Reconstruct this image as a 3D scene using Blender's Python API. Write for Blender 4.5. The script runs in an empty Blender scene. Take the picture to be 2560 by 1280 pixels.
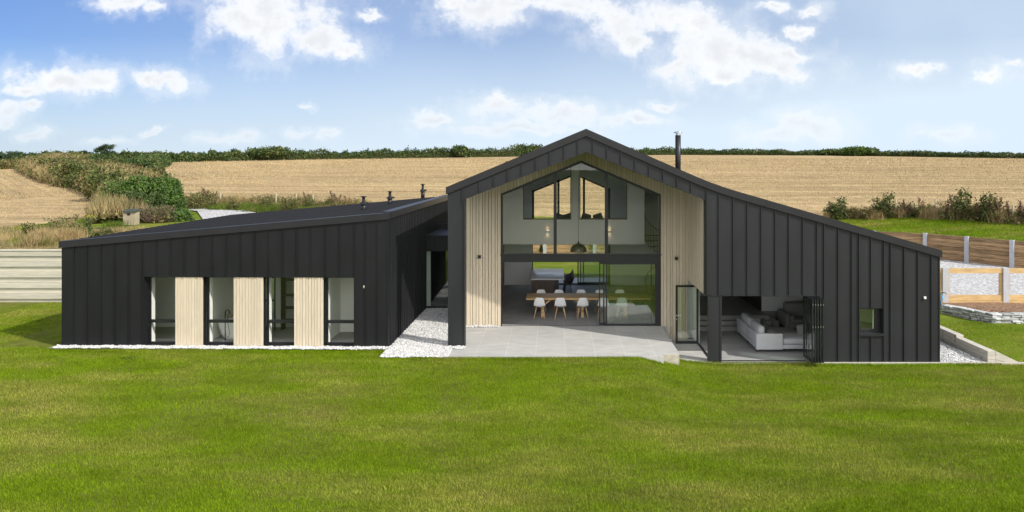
import bpy, bmesh, math, random
import numpy as np
from mathutils import Vector, Matrix
R = math.radians
random.seed(7); rng = np.random.default_rng(11)
S = bpy.context.scene
C = S.collection

# ------------------------------------------------------------------ camera
cd = bpy.data.cameras.new("camera"); cam = bpy.data.objects.new("camera", cd); C.objects.link(cam)
cam.location = (0, -24, 6); cam.rotation_euler = (R(90), 0, 0)
cd.sensor_width = 36; cd.lens = 1850 / 2560 * 36
cd.shift_x = (1280 - 1385) / 2560; cd.shift_y = -(640 - 405) / 2560
cd.clip_start = .1; cd.clip_end = 5000
S.camera = cam

# ------------------------------------------------------------------ light
SUN = Vector((1.09, -.655, 1.0)).normalized()
EL = math.asin(SUN.z); AZ = math.atan2(SUN.x, SUN.y)      # azimuth clockwise from +Y
ld = bpy.data.lights.new("sun", 'SUN'); ld.energy = 3.3; ld.angle = R(.6); ld.color = (1, .955, .89)
lo = bpy.data.objects.new("sun", ld); C.objects.link(lo); lo.location = (30, -30, 40)
lo.rotation_euler = SUN.to_track_quat('Z', 'Y').to_euler()
S.view_settings.view_transform = 'Standard'; S.view_settings.look = 'None'
S.view_settings.exposure = .52; S.view_settings.gamma = 1
S.cycles.max_bounces = 14; S.cycles.diffuse_bounces = 9; S.cycles.transparent_max_bounces = 16

W = bpy.data.worlds.new("World"); S.world = W; W.use_nodes = True
wt = W.node_tree; wt.nodes.clear()
def WN(t, **k):
    n = wt.nodes.new(t)
    for a, b in k.items(): setattr(n, a, b)
    return n
def wl(a, b): wt.links.new(a, b)
def wmath(op, a, b=None, c=None, clamp=False):
    n = WN('ShaderNodeMath', operation=op); n.use_clamp = clamp
    for i, v in enumerate((a, b, c)):
        if v is None: continue
        if isinstance(v, (int, float)): n.inputs[i].default_value = v
        else: wl(v, n.inputs[i])
    return n.outputs[0]
sky = WN('ShaderNodeTexSky', sky_type='NISHITA'); sky.sun_disc = False
sky.sun_elevation = EL; sky.sun_rotation = AZ; sky.altitude = 100; sky.air_density = 1.0; sky.dust_density = .6; sky.ozone_density = 2.2
tc = WN('ShaderNodeTexCoord'); sep = WN('ShaderNodeSeparateXYZ'); wl(tc.outputs['Generated'], sep.inputs[0])
ay = wmath('MAXIMUM', wmath('ABSOLUTE', sep.outputs[1]), .02)
u = wmath('DIVIDE', sep.outputs[0], ay); v = wmath('DIVIDE', sep.outputs[2], ay)
uv = WN('ShaderNodeCombineXYZ'); wl(u, uv.inputs[0]); wl(v, uv.inputs[1])
# clouds: (cx, cy, rx, ry) in 1/1850 units right of / above the horizon point ahead
CL = [(600,40,95,62),(700,55,150,82),(800,100,110,48),(855,120,60,26),(660,10,150,70),
      (1210,20,125,52),(1130,0,70,30),(1290,0,100,28),(1430,5,130,34),(1560,50,110,70),(1650,40,120,45),(1590,95,60,34),
      (1740,70,90,60),(1780,130,130,80),(1880,150,150,66),(1800,190,110,36),(1700,165,60,36),(1980,130,80,24),(1960,170,70,34),
      (150,205,160,42),(60,225,90,24),(240,205,80,36),(375,205,60,28),(430,222,62,26),(15,275,60,28),(75,265,34,18),(5,305,50,14),(85,335,52,15),
      (1085,300,85,22),(1235,272,85,30),(1400,288,110,30),(1580,300,90,20),(1300,320,200,16),(2040,322,100,44),(1930,335,90,22),(2370,338,85,26),
      (2290,168,52,20),(2470,180,60,24),(2545,160,20,12),(1660,265,46,13),(1985,70,46,18),(1925,15,44,18),(2030,28,50,16),
      (925,35,32,11),(310,5,90,26),(380,20,36,18),(380,328,28,9),(270,348,60,10),(570,345,70,14),(620,340,40,18),(750,325,40,10),(820,340,30,18),(770,267,24,8)]
nz = WN('ShaderNodeTexNoise'); nz.inputs['Scale'].default_value = 13; nz.inputs['Detail'].default_value = 8; nz.inputs['Roughness'].default_value = .62
wl(uv.outputs[0], nz.inputs['Vector'])
dis = WN('ShaderNodeVectorMath', operation='MULTIPLY_ADD'); dis.inputs[1].default_value = (.085, .06, 0); wl(nz.outputs['Color'], dis.inputs[0])
ofs = WN('ShaderNodeVectorMath', operation='SUBTRACT'); wl(uv.outputs[0], ofs.inputs[0]); ofs.inputs[1].default_value = (.0425, .03, 0)
wl(ofs.outputs[0], dis.inputs[2])
field = None; under = None
for cx, cy, rx, ry in CL:
    s = WN('ShaderNodeVectorMath', operation='SUBTRACT'); wl(dis.outputs[0], s.inputs[0]); s.inputs[1].default_value = ((cx-1385)/1850, (405-cy)/1850, 0)
    m = WN('ShaderNodeVectorMath', operation='MULTIPLY'); wl(s.outputs[0], m.inputs[0]); m.inputs[1].default_value = (1850/rx, 1850/ry, 0)
    d = WN('ShaderNodeVectorMath', operation='LENGTH'); wl(m.outputs[0], d.inputs[0])
    if field is None: field = d.outputs['Value']
    else:
        mn = WN('ShaderNodeMath', operation='SMOOTH_MIN'); wl(field, mn.inputs[0]); wl(d.outputs['Value'], mn.inputs[1]); mn.inputs[2].default_value = .12
        field = mn.outputs[0]
nz2 = WN('ShaderNodeTexNoise'); nz2.inputs['Scale'].default_value = 24; nz2.inputs['Detail'].default_value = 9; nz2.inputs['Roughness'].default_value = .66
wl(uv.outputs[0], nz2.inputs['Vector'])
dens = wmath('SUBTRACT', 1.26, wmath('ADD', field, wmath('MULTIPLY', wmath('SUBTRACT', nz2.outputs['Fac'], .5), 2.3)))
mr = WN('ShaderNodeMapRange', interpolation_type='SMOOTHSTEP'); wl(dens, mr.inputs[0]); mr.inputs[1].default_value = 0; mr.inputs[2].default_value = .95
# lower clouds are fainter, seen through more air
fade = WN('ShaderNodeMapRange'); wl(v, fade.inputs[0]); fade.inputs[1].default_value = .01; fade.inputs[2].default_value = .1; fade.inputs[3].default_value = .35; fade.inputs[4].default_value = 1
wisp = WN('ShaderNodeMapRange', interpolation_type='SMOOTHSTEP'); wl(wmath('ADD', dens, wmath('MULTIPLY', wmath('SUBTRACT', nz.outputs['Fac'], .5), 2.2)), wisp.inputs[0]); wisp.inputs[1].default_value = -.55; wisp.inputs[2].default_value = .6; wisp.inputs[4].default_value = .32
mask = wmath('MULTIPLY', wmath('MAXIMUM', mr.outputs[0], wisp.outputs[0]), fade.outputs[0], clamp=True)
# cirrus veil toward the right
nz3 = WN('ShaderNodeTexNoise'); nz3.inputs['Scale'].default_value = 2.2; nz3.inputs['Detail'].default_value = 5
wl(uv.outputs[0], nz3.inputs['Vector'])
veil = WN('ShaderNodeMapRange'); wl(u, veil.inputs[0]); veil.inputs[1].default_value = -.75; veil.inputs[2].default_value = .45; veil.inputs[3].default_value = 0.02; veil.inputs[4].default_value = .78
low = WN('ShaderNodeMapRange'); wl(v, low.inputs[0]); low.inputs[1].default_value = .17; low.inputs[2].default_value = 0; low.inputs[3].default_value = 0; low.inputs[4].default_value = .72
vm = wmath('ADD', wmath('MULTIPLY', veil.outputs[0], wmath('ADD', nz3.outputs['Fac'], .35)), low.outputs[0], clamp=True)
SKYC = (4.5, 5.3, 6.1)
tint = WN('ShaderNodeMix', data_type='RGBA', blend_type='MULTIPLY'); tint.inputs[0].default_value = 1; wl(sky.outputs[0], tint.inputs[6]); tint.inputs[7].default_value = (.37, .465, .69, 1)
vx = WN('ShaderNodeMix', data_type='RGBA'); wl(vm, vx.inputs[0]); wl(tint.outputs[2], vx.inputs[6]); vx.inputs[7].default_value = (*SKYC, 1)
core = WN('ShaderNodeMapRange'); wl(wmath('ADD', dens, wmath('MULTIPLY', nz.outputs['Fac'], .9)), core.inputs[0]); core.inputs[1].default_value = .95; core.inputs[2].default_value = 1.75
cc = WN('ShaderNodeMix', data_type='RGBA'); wl(core.outputs[0], cc.inputs[0]); cc.inputs[6].default_value = (6.4, 6.5, 6.6, 1); cc.inputs[7].default_value = (5.1, 5.25, 5.5, 1)
cx_ = WN('ShaderNodeMix', data_type='RGBA'); wl(mask, cx_.inputs[0]); wl(vx.outputs[2], cx_.inputs[6]); wl(cc.outputs[2], cx_.inputs[7])
# extra bright broken cloud, added unseen behind the viewer to lift the dark interior
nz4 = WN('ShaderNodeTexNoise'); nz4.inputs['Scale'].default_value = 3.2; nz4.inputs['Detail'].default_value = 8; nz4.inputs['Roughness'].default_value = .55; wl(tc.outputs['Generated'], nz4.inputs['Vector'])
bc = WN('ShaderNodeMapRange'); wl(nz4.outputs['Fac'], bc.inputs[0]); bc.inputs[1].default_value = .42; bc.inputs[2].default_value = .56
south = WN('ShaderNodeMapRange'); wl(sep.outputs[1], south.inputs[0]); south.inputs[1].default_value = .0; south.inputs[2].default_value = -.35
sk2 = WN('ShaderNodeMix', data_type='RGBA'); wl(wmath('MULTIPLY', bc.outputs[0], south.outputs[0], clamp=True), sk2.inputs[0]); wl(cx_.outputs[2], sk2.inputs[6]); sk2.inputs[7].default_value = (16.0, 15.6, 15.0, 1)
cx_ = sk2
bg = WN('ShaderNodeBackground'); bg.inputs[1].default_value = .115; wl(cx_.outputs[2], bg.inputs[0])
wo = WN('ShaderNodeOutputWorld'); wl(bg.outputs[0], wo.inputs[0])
W.cycles.sampling_method = 'MANUAL'; W.cycles.sample_map_resolution = 512

# ------------------------------------------------------------------ materials
MATS = {}
def mat(name, col, rough=.6, var=.12, scale=3, detail=4, stretch=(1,1,1), bump=0, bscale=40, metal=0, spec=.5, island=0, col2=None, c2scale=1.0, c2lo=.45, c2hi=.6, trans=0, coat=0, bdist=.02):
    m = bpy.data.materials.new(name); m.use_nodes = True; t = m.node_tree; N = t.nodes; L = t.links
    p = N['Principled BSDF']; out = N['Material Output']
    p.inputs['Roughness'].default_value = rough; p.inputs['Metallic'].default_value = metal
    p.inputs['Specular IOR Level'].default_value = spec
    if coat: p.inputs['Coat Weight'].default_value = coat
    co = N.new('ShaderNodeTexCoord'); mp = N.new('ShaderNodeMapping'); mp.inputs['Scale'].default_value = stretch
    L.new(co.outputs['Object'], mp.inputs[0])
    def noise(s, d=4, r=.55):
        n = N.new('ShaderNodeTexNoise'); n.inputs['Scale'].default_value = s; n.inputs['Detail'].default_value = d; n.inputs['Roughness'].default_value = r
        L.new(mp.outputs[0], n.inputs['Vector']); return n.outputs['Fac']
    def rgb(c): return (*c, 1)
    src = None
    base = N.new('ShaderNodeMix'); base.data_type = 'RGBA'; base.inputs[6].default_value = rgb(col); base.inputs[7].default_value = rgb(col2 or col)
    if col2:
        mr = N.new('ShaderNodeMapRange'); L.new(noise(c2scale, 5, .6), mr.inputs[0]); mr.inputs[1].default_value = c2lo; mr.inputs[2].default_value = c2hi
        L.new(mr.outputs[0], base.inputs[0])
    else: base.inputs[0].default_value = 0
    src = base.outputs[2]
    fac = noise(scale, detail)
    mr = N.new('ShaderNodeMapRange'); L.new(fac, mr.inputs[0]); mr.inputs[1].default_value = .25; mr.inputs[2].default_value = .75
    mr.inputs[3].default_value = 1 - var; mr.inputs[4].default_value = 1 + var
    val = mr.outputs[0]
    if island:
        g = N.new('ShaderNodeNewGeometry'); mi = N.new('ShaderNodeMapRange'); L.new(g.outputs['Random Per Island'], mi.inputs[0])
        mi.inputs[3].default_value = 1 - island; mi.inputs[4].default_value = 1 + island
        mm = N.new('ShaderNodeMath'); mm.operation = 'MULTIPLY'; L.new(val, mm.inputs[0]); L.new(mi.outputs[0], mm.inputs[1]); val = mm.outputs[0]
    vm = N.new('ShaderNodeVectorMath'); vm.operation = 'SCALE'; L.new(src, vm.inputs[0]); L.new(val, vm.inputs['Scale'])
    L.new(vm.outputs[0], p.inputs['Base Color'])
    if bump:
        b = N.new('ShaderNodeBump'); b.inputs['Strength'].default_value = bump; b.inputs['Distance'].default_value = bdist
        L.new(noise(bscale, 4), b.inputs['Height']); L.new(b.outputs[0], p.inputs['Normal'])
    if trans:
        tr = N.new('ShaderNodeBsdfTranslucent'); L.new(vm.outputs[0], tr.inputs[0])
        mx = N.new('ShaderNodeMixShader'); mx.inputs[0].default_value = trans; L.new(p.outputs[0], mx.inputs[1]); L.new(tr.outputs[0], mx.inputs[2]); L.new(mx.outputs[0], out.inputs[0])
    MATS[name] = m; return m
def glass(name, tint=(.93,.97,.94), ior=1.5, boost=1.0):
    m = bpy.data.materials.new(name); m.use_nodes = True; t = m.node_tree; t.nodes.clear(); N = t.nodes; L = t.links
    out = N.new('ShaderNodeOutputMaterial'); tr = N.new('ShaderNodeBsdfTransparent'); tr.inputs[0].default_value = (*tint, 1)
    gl = N.new('ShaderNodeBsdfGlossy'); gl.inputs['Roughness'].default_value = 0.0; gl.inputs[0].default_value = (.95,1,.97,1)
    fr = N.new('ShaderNodeFresnel'); fr.inputs[0].default_value = ior
    mu = N.new('ShaderNodeMath'); mu.operation = 'MULTIPLY'; mu.use_clamp = True; mu.inputs[1].default_value = boost; L.new(fr.outputs[0], mu.inputs[0])
    ge = N.new('ShaderNodeNewGeometry'); inv = N.new('ShaderNodeMath'); inv.operation = 'SUBTRACT'; inv.inputs[0].default_value = 1; L.new(ge.outputs['Backfacing'], inv.inputs[1])
    m3 = N.new('ShaderNodeMath'); m3.operation = 'MULTIPLY'; L.new(mu.outputs[0], m3.inputs[0]); L.new(inv.outputs[0], m3.inputs[1])
    mx = N.new('ShaderNodeMixShader'); L.new(m3.outputs[0], mx.inputs[0]); L.new(tr.outputs[0], mx.inputs[1]); L.new(gl.outputs[0], mx.inputs[2]); L.new(mx.outputs[0], out.inputs[0])
    MATS[name] = m; return m
def emis(name, col, s):
    m = bpy.data.materials.new(name); m.use_nodes = True; p = m.node_tree.nodes['Principled BSDF']
    p.inputs['Base Color'].default_value = (*col, 1); p.inputs['Emission Color'].default_value = (*col, 1); p.inputs['Emission Strength'].default_value = s
    MATS[name] = m; return m
M_clad = mat('black_zinc', (.0185,.0195,.0215), rough=.44, var=.25, scale=.8, spec=.32, bump=.05, bscale=2.2, bdist=.05, stretch=(2,2,.5))
M_clad2 = mat('black_zinc_darker', (.0105,.011,.012), rough=.44, var=.25, scale=1.1, spec=.27, bump=.05, bscale=2.2, bdist=.05, stretch=(2,2,.5))  # darker tone of the black zinc, used on the wing
M_cap = mat('black_flashing', (.018,.018,.020), rough=.4, var=.15, scale=2, spec=.35)
M_roof = mat('black_roof_sheet', (.018,.019,.023), rough=.55, var=.2, scale=2, stretch=(.3,2,1), spec=.35)
M_frame = mat('black_frame', (.012,.013,.014), rough=.35, var=.1, spec=.5)
M_white = mat('white_plaster', (.84,.84,.82), rough=.8, var=.03, scale=1)
M_whitegloss = mat('white_enamel', (.82,.82,.82), rough=.25, var=.02, scale=1)
M_timb = mat('larch_board', (.56,.48,.36), rough=.75, var=.10, scale=7, stretch=(3,3,.35), island=.06, bump=.2, bscale=30, spec=.25, bdist=.004)
M_timbback = mat('batten_shadow_gap', (.16,.14,.10), rough=.9, var=.1)
M_inner = mat('grey_partition', (.42,.42,.41), rough=.7, var=.05)
M_dark = mat('dark_cabinet', (.03,.028,.027), rough=.5, var=.1)
M_glass = glass('window_glass', tint=(.985,.99,.975), boost=1.4, ior=1.5)
M_glass2 = glass('door_glass', tint=(.93,.97,.94), boost=5, ior=1.5)
M_conc = mat('grey_concrete', (.44,.44,.42), rough=.85, var=.14, scale=4, bump=.2, bscale=60, spec=.2)
M_post = mat('concrete_post', (.42,.43,.45), rough=.85, var=.08, scale=5, bump=.15, bscale=60, spec=.2)
M_sleeper = mat('pale_concrete_sleeper', (.45,.42,.36), rough=.9, var=.14, scale=5, stretch=(.4,1,3), island=.06, bump=.3, bscale=30, spec=.15)
M_paleboard = mat('bleached_board', (.52,.49,.40), rough=.85, var=.16, scale=4, stretch=(.3,3,3), island=.05, spec=.2, bump=.2, bscale=25)
M_brownboard = mat('brown_plank', (.33,.215,.115), rough=.85, var=.2, scale=3, stretch=(.6,.6,5), island=.28, spec=.15, bump=.3, bscale=20, col2=(.20,.13,.07), c2scale=2.0)
M_newwood = mat('fresh_softwood', (.52,.36,.17), rough=.8, var=.2, scale=4, stretch=(.5,3,3), island=.12, spec=.2)
M_soil = mat('brown_soil', (.22,.125,.075), rough=1, var=.4, scale=9, bump=1, bscale=14, bdist=.08, spec=.1, col2=(.32,.22,.15), c2scale=16)
M_slate = mat('slate_stone', (.42,.43,.42), rough=.8, var=.35, scale=7, island=.3, bump=.5, bscale=20, spec=.3)
M_peb = mat('white_pebble', (.52,.515,.50), rough=.6, var=.06, scale=20, island=.32, spec=.3)
M_pebbed = mat('pebble_bed', (.20,.20,.19), rough=.9, var=.3, scale=30)
M_grav = mat('pale_gravel', (.50,.49,.48), rough=.95, var=.7, scale=9, detail=8, bump=1, bscale=16, bdist=.05, spec=.15, col2=(.30,.30,.30), c2scale=7, c2lo=.48, c2hi=.66)
M_steel = mat('brushed_steel', (.6,.6,.6), rough=.3, metal=1, var=.05)
M_tap = mat('black_tap', (.01,.01,.01), rough=.3, var=.05)
M_thatch = mat('lawn_thatch', (.10,.14,.008), rough=1, var=.3, scale=3, detail=8, col2=(.12,.12,.03), c2scale=.45, c2lo=.42, c2hi=.68, spec=.05)
M_grass_soil = mat('lawn_ground', (.10,.165,.010), rough=1, var=.25, scale=1.3, detail=8, col2=(.18,.19,.035), c2scale=.4, c2lo=.42, c2hi=.66, bump=1, bscale=22, bdist=.05, spec=.05, stretch=(.6,1,1))
M_blade = mat('grass_blade', (.168,.255,.008), rough=.6, var=.32, scale=1.6, detail=7, island=.42, col2=(.34,.31,.075), c2scale=.6, c2lo=.46, c2hi=.70, trans=.25, spec=.04, stretch=(.33,1,1))
M_leaf = mat('hedge_leaf', (.055,.095,.022), rough=.6, var=.3, scale=.5, island=.5, col2=(.09,.11,.03), c2scale=.25, trans=.2, spec=.3)
M_leafbright = mat('bright_leaf', (.07,.125,.02), rough=.55, var=.3, scale=.8, island=.5, trans=.2, spec=.35)
M_leafolive = mat('olive_leaf', (.085,.11,.026), rough=.6, var=.35, scale=.6, island=.6, col2=(.19,.155,.06), c2scale=.4, trans=.2, spec=.25)
M_straw = mat('dry_grass', (.42,.31,.15), rough=.8, var=.25, scale=.6, island=.35, col2=(.26,.22,.10), c2scale=.35, trans=.2, spec=.15)
M_straw2 = mat('cut_straw', (.43,.325,.175), rough=.9, var=.2, scale=.15, island=.3, spec=.1, trans=.1)
M_verge = mat('rough_verge_grass', (.10,.145,.022), rough=.7, var=.35, scale=.8, island=.5, col2=(.20,.18,.06), c2scale=.5, trans=.2, spec=.1)
M_rust = mat('rust_seed_head', (.12,.07,.045), rough=.8, var=.3, island=.4, spec=.2)
M_bark = mat('bark', (.10,.075,.055), rough=.9, var=.3)
M_twig = mat('bare_twig', (.17,.115,.085), rough=.9, var=.3, island=.3)
M_farleaf = mat('far_leaf', (.045,.075,.032), rough=.7, var=.25, scale=.1, island=.4, spec=.2, trans=.15)
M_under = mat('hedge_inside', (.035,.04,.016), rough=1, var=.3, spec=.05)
M_oldpost = mat('weathered_post', (.33,.28,.19), rough=.9, var=.2)
M_oak = mat('oak_table', (.62,.41,.20), rough=.45, var=.16, scale=3, stretch=(.4,5,2), spec=.4)
M_beech = mat('beech_leg', (.62,.42,.22), rough=.5, var=.08)
M_walnut = mat('walnut_veneer', (.09,.058,.044), rough=.45, var=.3, scale=6, stretch=(4,1,.4))
M_leather = mat('brown_leather', (.05,.022,.014), rough=.4, var=.15)
M_worktop = mat('white_worktop', (.88,.89,.91), rough=.25, var=.02)
M_sofa = mat('grey_sofa_fabric', (.50,.50,.51), rough=.9, var=.05, scale=4, bump=.3, bscale=200, bdist=.004)
M_sofad = mat('taupe_sofa_fabric', (.30,.29,.27), rough=.9, var=.05)
M_cush = mat('dark_cushion', (.09,.09,.09), rough=.9, var=.1)
M_bronze = mat('bronze_metal', (.13,.125,.10), rough=.4, metal=.5, var=.1)
M_terrain = mat('stubble', (.1,.1,.1))
def paving(name, base, joint):
    m = mat(name, base, rough=.6, var=.16, scale=1.6, detail=8, stretch=(1,2.6,1), spec=.3)
    t = m.node_tree; N = t.nodes; L = t.links; p = N['Principled BSDF']; old = p.inputs['Base Color'].links[0].from_socket
    co = N.new('ShaderNodeTexCoord'); mp = N.new('ShaderNodeMapping'); mp.inputs['Location'].default_value = (1.51+.935*8, .68+.935*4, 0); L.new(co.outputs['Object'], mp.inputs[0])
    br = N.new('ShaderNodeTexBrick'); br.offset = 0; br.inputs['Scale'].default_value = 1; br.inputs['Brick Width'].default_value = .935; br.inputs['Row Height'].default_value = .935
    br.inputs['Mortar Size'].default_value = .006; br.inputs['Color1'].default_value = (1,1,1,1); br.inputs['Color2'].default_value = (.90,.91,.92,1); br.inputs['Mortar'].default_value = (*joint, 1)
    L.new(mp.outputs[0], br.inputs['Vector'])
    mx = N.new('ShaderNodeMix'); mx.data_type = 'RGBA'; mx.blend_type = 'MULTIPLY'; mx.inputs[0].default_value = 1
    L.new(old, mx.inputs[6]); L.new(br.outputs['Color'], mx.inputs[7]); L.new(mx.outputs[2], p.inputs['Base Color'])
    return m
M_pave = paving('grey_paving', (.44,.43,.405), (1.25,1.25,1.25))
M_floor = paving('grey_floor_tile', (.33,.325,.315), (1.2,1.2,1.2))
def stubble_mat(name, ang, scale):
    m = bpy.data.materials.new(name); m.use_nodes = True; t = m.node_tree; N = t.nodes; L = t.links; p = N['Principled BSDF']
    p.inputs['Roughness'].default_value = 1; p.inputs['Specular IOR Level'].default_value = .05
    co = N.new('ShaderNodeTexCoord'); mp = N.new('ShaderNodeMapping'); mp.inputs['Rotation'].default_value = (0,0,R(ang)); L.new(co.outputs['Object'], mp.inputs[0])
    def noise(s, st, d=5, r=.6):
        m2 = N.new('ShaderNodeMapping'); m2.inputs['Scale'].default_value = st; L.new(mp.outputs[0], m2.inputs[0])
        n = N.new('ShaderNodeTexNoise'); n.inputs['Scale'].default_value = s; n.inputs['Detail'].default_value = d; n.inputs['Roughness'].default_value = r; L.new(m2.outputs[0], n.inputs['Vector']); return n.outputs['Fac']
    def mrange(i, a, b, c, d):
        q = N.new('ShaderNodeMapRange'); L.new(i, q.inputs[0]); q.inputs[1].default_value = a; q.inputs[2].default_value = b; q.inputs[3].default_value = c; q.inputs[4].default_value = d; return q.outputs[0]
    def mul(a, b):
        q = N.new('ShaderNodeMath'); q.operation = 'MULTIPLY'; L.new(a, q.inputs[0]); L.new(b, q.inputs[1]); return q.outputs[0]
    fine = mrange(noise(1.3, (.6, 1, 1), 10, .9), .33, .67, .5, 1.45)
    streak = mrange(noise(.35, (.07, 1, 1), 8, .75), .35, .65, .66, 1.25)
    patch = mrange(noise(.03, (.5, 1, 1), 4), .35, .65, .90, 1.08)
    tram = N.new('ShaderNodeTexWave'); tram.wave_type = 'BANDS'; tram.bands_direction = 'Y'; tram.inputs['Scale'].default_value = scale; tram.inputs['Distortion'].default_value = 3; tram.inputs['Detail'].default_value = 2; tram.inputs['Detail Scale'].default_value = .4
    L.new(mp.outputs[0], tram.inputs['Vector']); tr = mrange(tram.outputs['Fac'], 0, .3, .84, 1)
    v = mul(mul(fine, streak), mul(patch, tr))
    g = N.new('ShaderNodeMix'); g.data_type = 'RGBA'; g.inputs[6].default_value = (.41,.305,.165,1); g.inputs[7].default_value = (.23,.20,.08,1)
    L.new(mrange(noise(.12, (.35,1,1), 8, .7), .60, .74, 0, .75), g.inputs[0])
    vm = N.new('ShaderNodeVectorMath'); vm.operation = 'SCALE'; L.new(g.outputs[2], vm.inputs[0]); L.new(v, vm.inputs['Scale']); L.new(vm.outputs[0], p.inputs['Base Color'])
    b = N.new('ShaderNodeBump'); b.inputs['Strength'].default_value = 1; b.inputs['Distance'].default_value = .12; L.new(noise(3.0, (1,1,1), 5), b.inputs['Height']); L.new(b.outputs[0], p.inputs['Normal'])
    MATS[name] = m; return m
M_stub = stubble_mat('stubble_rows_across', 3, .09)
M_stub2 = stubble_mat('stubble_rows_away', 50, .30)
M_hill = mat('far_hill_green', (.05,.085,.025), rough=1, var=.4, scale=.02, detail=6, col2=(.10,.13,.04), c2scale=.012, spec=.05)

# ------------------------------------------------------------------ helpers
def tag(o, label=None, cat=None, group=None, kind=None):
    if label: o['label'] = label
    if cat: o['category'] = cat
    if group: o['group'] = group
    if kind: o['kind'] = kind
    return o
def empty(name, loc=(0,0,0), rz=0, label=None, cat=None, group=None):
    o = bpy.data.objects.new(name, None); C.objects.link(o); o.location = loc; o.rotation_euler = (0,0,rz); o.empty_display_size = .2
    return tag(o, label, cat, group)
class MB:
    def __init__(s): s.v = []; s.f = []; s.sm = []
    def add(s, vs, fs, smooth=False):
        k = len(s.v); s.v += [tuple(p) for p in vs]; s.f += [tuple(i + k for i in f) for f in fs]; s.sm += [smooth]*len(fs); return s
    def box(s, x0, x1, y0, y1, z0, z1):
        return s.add([(x0,y0,z0),(x1,y0,z0),(x1,y1,z0),(x0,y1,z0),(x0,y0,z1),(x1,y0,z1),(x1,y1,z1),(x0,y1,z1)],
                     [(0,3,2,1),(4,5,6,7),(0,1,5,4),(1,2,6,5),(2,3,7,6),(3,0,4,7)])
    def obox(s, c, ax, ay, az):      # oriented box: centre + half vectors
        c = Vector(c); ax = Vector(ax); ay = Vector(ay); az = Vector(az)
        P = [c - ax - ay - az, c + ax - ay - az, c + ax + ay - az, c - ax + ay - az, c - ax - ay + az, c + ax - ay + az, c + ax + ay + az, c - ax + ay + az]
        return s.add(P, [(0,3,2,1),(4,5,6,7),(0,1,5,4),(1,2,6,5),(2,3,7,6),(3,0,4,7)])
    def hexa(s, P): return s.add(P, [(0,3,2,1),(4,5,6,7),(0,1,5,4),(1,2,6,5),(2,3,7,6),(3,0,4,7)])
    def prism(s, pts, y0, y1):        # polygon in XZ extruded along Y
        n = len(pts); V = [(x,y0,z) for x,z in pts] + [(x,y1,z) for x,z in pts]
        return s.add(V, [tuple(range(n)), tuple(range(2*n-1, n-1, -1))] + [(i, n+i, n+(i+1)%n, (i+1)%n) for i in range(n)])
    def slab(s, pts, z0, z1):         # polygon in XY extruded along Z
        n = len(pts); V = [(x,y,z0) for x,y in pts] + [(x,y,z1) for x,y in pts]
        return s.add(V, [tuple(range(n-1,-1,-1)), tuple(range(n, 2*n))] + [(i, (i+1)%n, n+(i+1)%n, n+i) for i in range(n)])
    def tube(s, path, r, n=8, smooth=True, caps=True):
        path = [Vector(p) for p in path]; m = len(path); rr = r if isinstance(r, (list,tuple)) else [r]*m
        k = len(s.v); t0 = None
        for i, p in enumerate(path):
            t = (path[min(i+1,m-1)] - path[max(i-1,0)]).normalized()
            if t0 is None: a = t.orthogonal().normalized()
            else: a = (a - t*a.dot(t)).normalized()
            t0 = t; b = t.cross(a)
            s.v += [tuple(p + rr[i]*(math.cos(2*math.pi*j/n)*a + math.sin(2*math.pi*j/n)*b)) for j in range(n)]
        for i in range(m-1):
            for j in range(n):
                q = k+i*n; s.f.append((q+j, q+(j+1)%n, q+n+(j+1)%n, q+n+j)); s.sm.append(smooth)
        if caps: s.f += [tuple(k+j for j in range(n-1,-1,-1)), tuple(k+(m-1)*n+j for j in range(n))]; s.sm += [False, False]
        return s
    def lathe(s, prof, c=(0,0,0), n=24, smooth=True):
        k = len(s.v)
        for r, z in prof: s.v += [(c[0]+r*math.cos(2*math.pi*j/n), c[1]+r*math.sin(2*math.pi*j/n), c[2]+z) for j in range(n)]
        for i in range(len(prof)-1):
            for j in range(n): q = k+i*n; s.f.append((q+j, q+(j+1)%n, q+n+(j+1)%n, q+n+j)); s.sm.append(smooth)
        return s
    def build(s, name, m, parent=None, bevel=0, xf=None, seg=2):
        me = bpy.data.meshes.new(name); me.from_pydata(s.v, [], s.f); me.polygons.foreach_set('use_smooth', s.sm); me.update()
        if bevel:
            bm = bmesh.new(); bm.from_mesh(me)
            es = [e for e in bm.edges if len(e.link_faces) == 2 and e.calc_face_angle(0) > .5]
            bmesh.ops.bevel(bm, geom=es, offset=bevel, segments=seg, profile=.5, affect='EDGES', clamp_overlap=True); 
            if seg > 1:
                for f in bm.faces: f.smooth = True
            bm.to_mesh(me); bm.free()
        me.materials.append(m); o = bpy.data.objects.new(name, me); C.objects.link(o)
        if parent: o.parent = parent
        if xf is not None: o.matrix_basis = xf
        return o
def npmesh(name, V, F, m, parent=None, smooth=False):
    me = bpy.data.meshes.new(name); V = np.asarray(V, np.float32).reshape(-1,3); F = np.asarray(F, np.int32); k = F.shape[1]; n = len(F)
    me.vertices.add(len(V)); me.vertices.foreach_set('co', V.ravel()); me.loops.add(n*k); me.loops.foreach_set('vertex_index', F.ravel())
    me.polygons.add(n); me.polygons.foreach_set('loop_start', np.arange(0, n*k, k, dtype=np.int32)); me.polygons.foreach_set('loop_total', np.full(n, k, np.int32))
    if smooth: me.polygons.foreach_set('use_smooth', np.ones(n, bool))
    me.update(calc_edges=True); me.materials.append(m)
    o = bpy.data.objects.new(name, me); C.objects.link(o)
    if parent: o.parent = parent
    return o
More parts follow.
